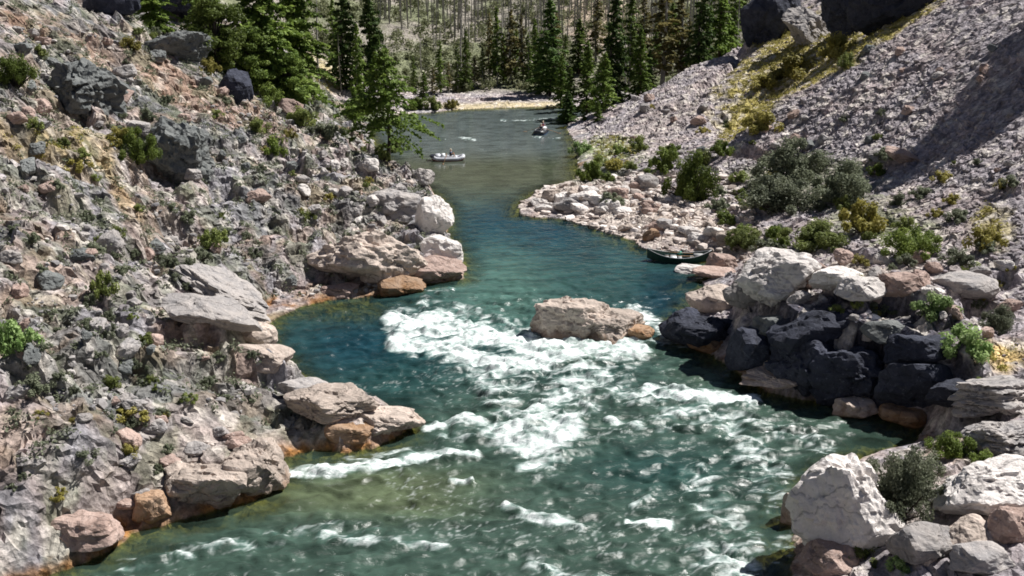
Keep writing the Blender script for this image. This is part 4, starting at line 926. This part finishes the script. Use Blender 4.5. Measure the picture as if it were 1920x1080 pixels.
def person(loc, rz, label, shirt, vest, hat='hat', stand=False):
    e = empty('person', loc, rz)
    bm = bmesh.new()
    def cap(a, b_, ra, rb):
        c_, f_ = tube_np([a, (np.array(a)+b_)/2, b_], [ra, (ra+rb)/2, rb], 10)
        vs = [bm.verts.new(v) for v in c_]
        for q in f_: bm.faces.new([vs[k] for k in q])
        bm.faces.new(vs[:10][::-1]); bm.faces.new(vs[-10:])
        for p_, r_ in ((a, ra), (b_, rb)): bmesh.ops.create_icosphere(bm, subdivisions=2, radius=r_, matrix=Matrix.Translation(p_))
    hip = .10
    cap((0, 0, hip), (0, .03, .30), .15, .14); cap((0, .03, .30), (0, .02, .50), .14, .16); cap((-.15, .02, .52), (.15, .02, .52), .065, .065); cap((0, .02, .52), (0, .03, .64), .06, .05)
    bmesh.ops.create_uvsphere(bm, u_segments=16, v_segments=12, radius=1, matrix=Matrix.Translation((0, .04, .75)) @ Matrix.Diagonal((.078, .095, .118, 1)))
    bmesh.ops.create_icosphere(bm, subdivisions=2, radius=.02, matrix=Matrix.Translation((0, .14, .74)))
    for s in (-1, 1):
        bmesh.ops.create_icosphere(bm, subdivisions=2, radius=.018, matrix=Matrix.Translation((s*.082, .04, .745)))
        cap((s*.09, 0, hip), (s*.14, .42, hip+.14), .085, .06); cap((s*.14, .42, hip+.14), (s*.14, .55, -.22), .056, .038); cap((s*.14, .55, -.24), (s*.15, .70, -.27), .04, .03)
        cap((s*.20, .02, .52), (s*.27, .16, .28), .048, .038); cap((s*.27, .16, .28), (s*.22, .38, .34), .036, .026); cap((s*.22, .38, .34), (s*.215, .44, .345), .032, .03)
        for q in range(4): cap((s*(.245-.02*q), .46, .355), (s*(.245-.02*q), .475+.006*(q % 3), .315), .011, .010)
        cap((s*.195, .42, .33), (s*.18, .45, .305), .012, .010)
    body = mk(bm, 'body', mt['skin'], e); md = body.modifiers.new('remesh', 'REMESH'); md.mode = 'VOXEL'; md.voxel_size = .014; md.use_smooth_shade = True
    bm = bmesh.new()
    def cap2(a, b_, ra, rb):
        c_, f_ = tube_np([a, b_], [ra, rb], 14); vs = [bm.verts.new(v) for v in c_]
        for q in f_: bm.faces.new([vs[k] for k in q])
    cap2((0, 0, .06), (0, .03, .30), .17, .155); cap2((0, .03, .30), (0, .02, .54), .155, .175)
    cap2((-.17, .02, .52), (.17, .02, .52), .082, .082)
    for s in (-1, 1): cap2((s*.17, .02, .53), (s*.255, .12, .34), .072, .055)
    mk(bm, 'shirt', mt[shirt], e)
    bm = bmesh.new()
    cap2((0, .0, .16), (0, .03, .34), .19, .185); cap2((0, .03, .34), (0, .025, .53), .185, .16)
    mk(bm, 'life_vest', mt[vest], e)
    bm = bmesh.new()
    for s in (-1, 1): cap2((s*.08, -.04, hip), (s*.135, .36, hip+.13), .105, .08)
    mk(bm, 'shorts', mt['shorts'], e)
    bm = bmesh.new(); bmesh.ops.create_cone(bm, cap_ends=True, segments=20, radius1=.10, radius2=.075, depth=.10, matrix=Matrix.Translation((0, .03, .86)))
    bmesh.ops.create_cone(bm, cap_ends=True, segments=20, radius1=.17, radius2=.15, depth=.015, matrix=Matrix.Translation((0, .035, .815)))
    mk(bm, 'hat', mt[hat], e)
    for s in (-1, 1):
        bm = bmesh.new(); bmesh.ops.create_icosphere(bm, subdivisions=2, radius=.011, matrix=Matrix.Translation((s*.032, .128, .765))); mk(bm, 'eye', mt['hair'], e)
    return tag(e, label, 'person')
def raft(loc, rz, label, tube, low, L=4.6, Wd=2.0):
    e = empty('inflatable_raft', loc, rz)
    path = []; a = L/2-.75; w = Wd/2-.27
    for k in range(40):
        an = 2*math.pi*k/40; c_, s_ = math.cos(an), math.sin(an)
        x = math.copysign(abs(c_)**.6, c_)*(L/2-.27); y = math.copysign(abs(s_)**.6, s_)*w
        z = .24+.42*max(0, (abs(x)-1.3)/(L/2-1.3))**1.6; path.append((x, y, z))
    tubeobj('tube', path, .26, mt[tube], e, 14, True)
    tubeobj('rubbing_strake', [(p[0]*1.03, p[1]*1.17, p[2]-.17) for p in path], .13, mt[low], e, 8, True)
    box('floor', (L-1.2, Wd-.7, .10), (0, 0, .10), mt[low], e)
    for x in (-1.05, .95): tubeobj('thwart', [(x, -w, .34), (x, 0, .38), (x, w, .34)], .19, mt[tube], e)
    fr = empty('rowing_frame'); fr.parent = e
    for y in (-w, w): tubeobj('rail', [(-.9, y, .56), (.9, y, .56)], .03, mt['alu'], fr, 8)
    for x in (-.85, .1, .85): tubeobj('crossbar', [(x, -w, .56), (x, w, .56)], .03, mt['alu'], fr, 8)
    for s in (-1, 1):
        tubeobj('oar', [(.15, s*.28, .86), (.25, s*w, .66), (.6, s*2.4, .12)], .03, mt['wood'], e, 8)
        ob = box('blade', (.16, .62, .03), (.66, s*2.62, .04), mt['wood'], e, .01, (0, 0, 0)); ob.parent = [o_ for o_ in e.children if o_.name.startswith('oar')][-1]
    box('cooler', (.5, 1.0, .42), (.62, 0, .62), mt['cooler_white'], e, .04)
    box('gear_load', (.9, 1.1, .45), (1.35, 0, .58), mt['raft_grey'], e, .12)
    box('seat', (.35, .5, .1), (-.35, 0, .62), mt['raft_dark'], e, .03)
    return tag(e, label, 'raft')
p = onwater(840, 300); raft((p[0], p[1], .0), R(4)+math.pi, 'light grey raft with a dark bow drifting on the upstream pool', 'raft_grey', 'raft_red')
for o_ in bpy.data.objects:
    pass
bm = bmesh.new(); bmesh.ops.create_uvsphere(bm, u_segments=16, v_segments=10, radius=.5, matrix=Matrix.Diagonal((1.0, 1.5, .42, 1)))
bow = mk(bm, 'bow_cover', mt['raft_dark'], [o_ for o_ in bpy.data.objects if o_.name == 'inflatable_raft'][0]); bow.location = (1.95, 0, .56)
person((p[0]+.35, p[1]+.02, .62), R(94)+math.pi, 'rower in a blue shirt and sun hat seated in the light grey raft', 'shirt_blue', 'vest_dark')
p = onwater(1014, 250); raft((p[0], p[1], .0), R(75), 'small dark raft floating near the upstream trees', 'raft_dark', 'raft_blue', 3.9, 2.0)
person((p[0], p[1]-.3, .62), R(-15), 'rower in a pale shirt seated in the small dark raft', 'shirt_grey', 'vest_dark')
person((p[0]+.35, p[1]+1.3, .75), R(-15), 'passenger in a blue shirt riding at the end of the small dark raft', 'shirt_blue', 'vest_red')
def driftboat(loc, rz, label):
    e = empty('drift_boat', loc, rz); N = 21; L = 5.9; bm = bmesh.new(); rings = []
    for inner in (0, 1):
        rr = []
        for k in range(N):
            t_ = k/(N-1)*2-1; x = t_*L/2; wd = (1-abs(t_)**2.4)
            bot = .62*wd*(1-.06*inner)+.01; top = .92*wd*(1-.05*inner)+.02; rock = .34*abs(t_)**2.2; sh = .62+.28*abs(t_)**2
            rr.append([bm.verts.new(q) for q in ((x, -top, rock+sh), (x, -bot, rock+.06*inner), (x, bot, rock+.06*inner), (x, top, rock+sh))])
        rings.append(rr)
    for ri, rr in enumerate(rings):
        for k in range(N-1):
            for q in range(3):
                fc = (rr[k][q], rr[k+1][q], rr[k+1][q+1], rr[k][q+1]); bm.faces.new(fc if ri == 0 else fc[::-1])
    for k in range(N-1):
        for q in (0, 3): bm.faces.new((rings[0][k][q], rings[1][k][q], rings[1][k+1][q], rings[0][k+1][q]))
    mk(bm, 'hull', mt['boat_green'], e, False)
    for s in (-1, 1):
        tubeobj('gunwale', [((k/20*2-1)*L/2, s*(.93*(1-abs(k/20*2-1)**2.4)+.02), .34*abs(k/20*2-1)**2.2+.64+.28*abs(k/20*2-1)**2) for k in range(21)], .035, mt['alu'], e, 8)
        tubeobj('oar', [(-1.3, s*.45, .75), (1.3, s*.62, .78)], .028, mt['wood'], e, 8)
    for x in (-1.2, -.1, 1.1): box('bench', (.36, 1.25, .06), (x, 0, .46), mt['boat_inside'], e, .02)
    box('dry_box', (.6, 1.0, .36), (.5, 0, .36), mt['cooler_white'], e, .03)
    box('deck', (1.0, .8, .05), (-1.85, 0, .78), mt['boat_inside'], e, .02)
    return tag(e, label, 'boat')
p = onwater(1272, 488); driftboat((p[0], p[1]-.2, -.12), R(174), 'dark green rowing boat moored against the gravel bar')
o = box('dry_bag', (.5, .34, .34), (p[0]+.2, p[1]+.45, .55), mt['teal_bag'], None, .12); tag(o, 'teal gear bag lying in the dark green rowing boat', 'bag')

# ------------------------------------------------------------------ light, sky, camera
SUN = Vector((.54, .28, .79)).normalized()
elev = math.asin(SUN.z); azi = math.atan2(SUN.x, SUN.y)
w = bpy.data.worlds.new("World"); SC.world = w; w.use_nodes = True
nt = w.node_tree; bg = nt.nodes['Background']; sk = nt.nodes.new('ShaderNodeTexSky'); sk.sky_type = 'NISHITA'; sk.sun_disc = False
sk.air_density = .45; sk.dust_density = .3; sk.sun_elevation = elev; sk.sun_rotation = azi; nt.links.new(sk.outputs[0], bg.inputs[0]); bg.inputs[1].default_value = .05
ld = bpy.data.lights.new('sun', 'SUN'); ld.energy = 5.0; ld.angle = R(.5); ld.color = (1, .97, .93)
lo_ = bpy.data.objects.new('sun', ld); COL.objects.link(lo_); lo_.rotation_euler = SUN.to_track_quat('Z', 'Y').to_euler(); lo_.location = (40, 40, 120)
cd = bpy.data.cameras.new('camera'); cam = bpy.data.objects.new('camera', cd); COL.objects.link(cam)
cam.location = (0, 0, CAMZ); cam.rotation_euler = (R(90)-PITCH, 0, 0); cd.sensor_width = 36; cd.lens = 36*F_/W_; cd.clip_end = 3000; cd.clip_start = .5
SC.camera = cam
SC.view_settings.view_transform = 'Standard'; SC.view_settings.look = 'None'; SC.view_settings.exposure = .55; SC.view_settings.gamma = 1
SC.cycles.use_denoising = True; SC.cycles.max_bounces = 6; SC.cycles.transparent_max_bounces = 8; SC.cycles.filter_width = 1.7
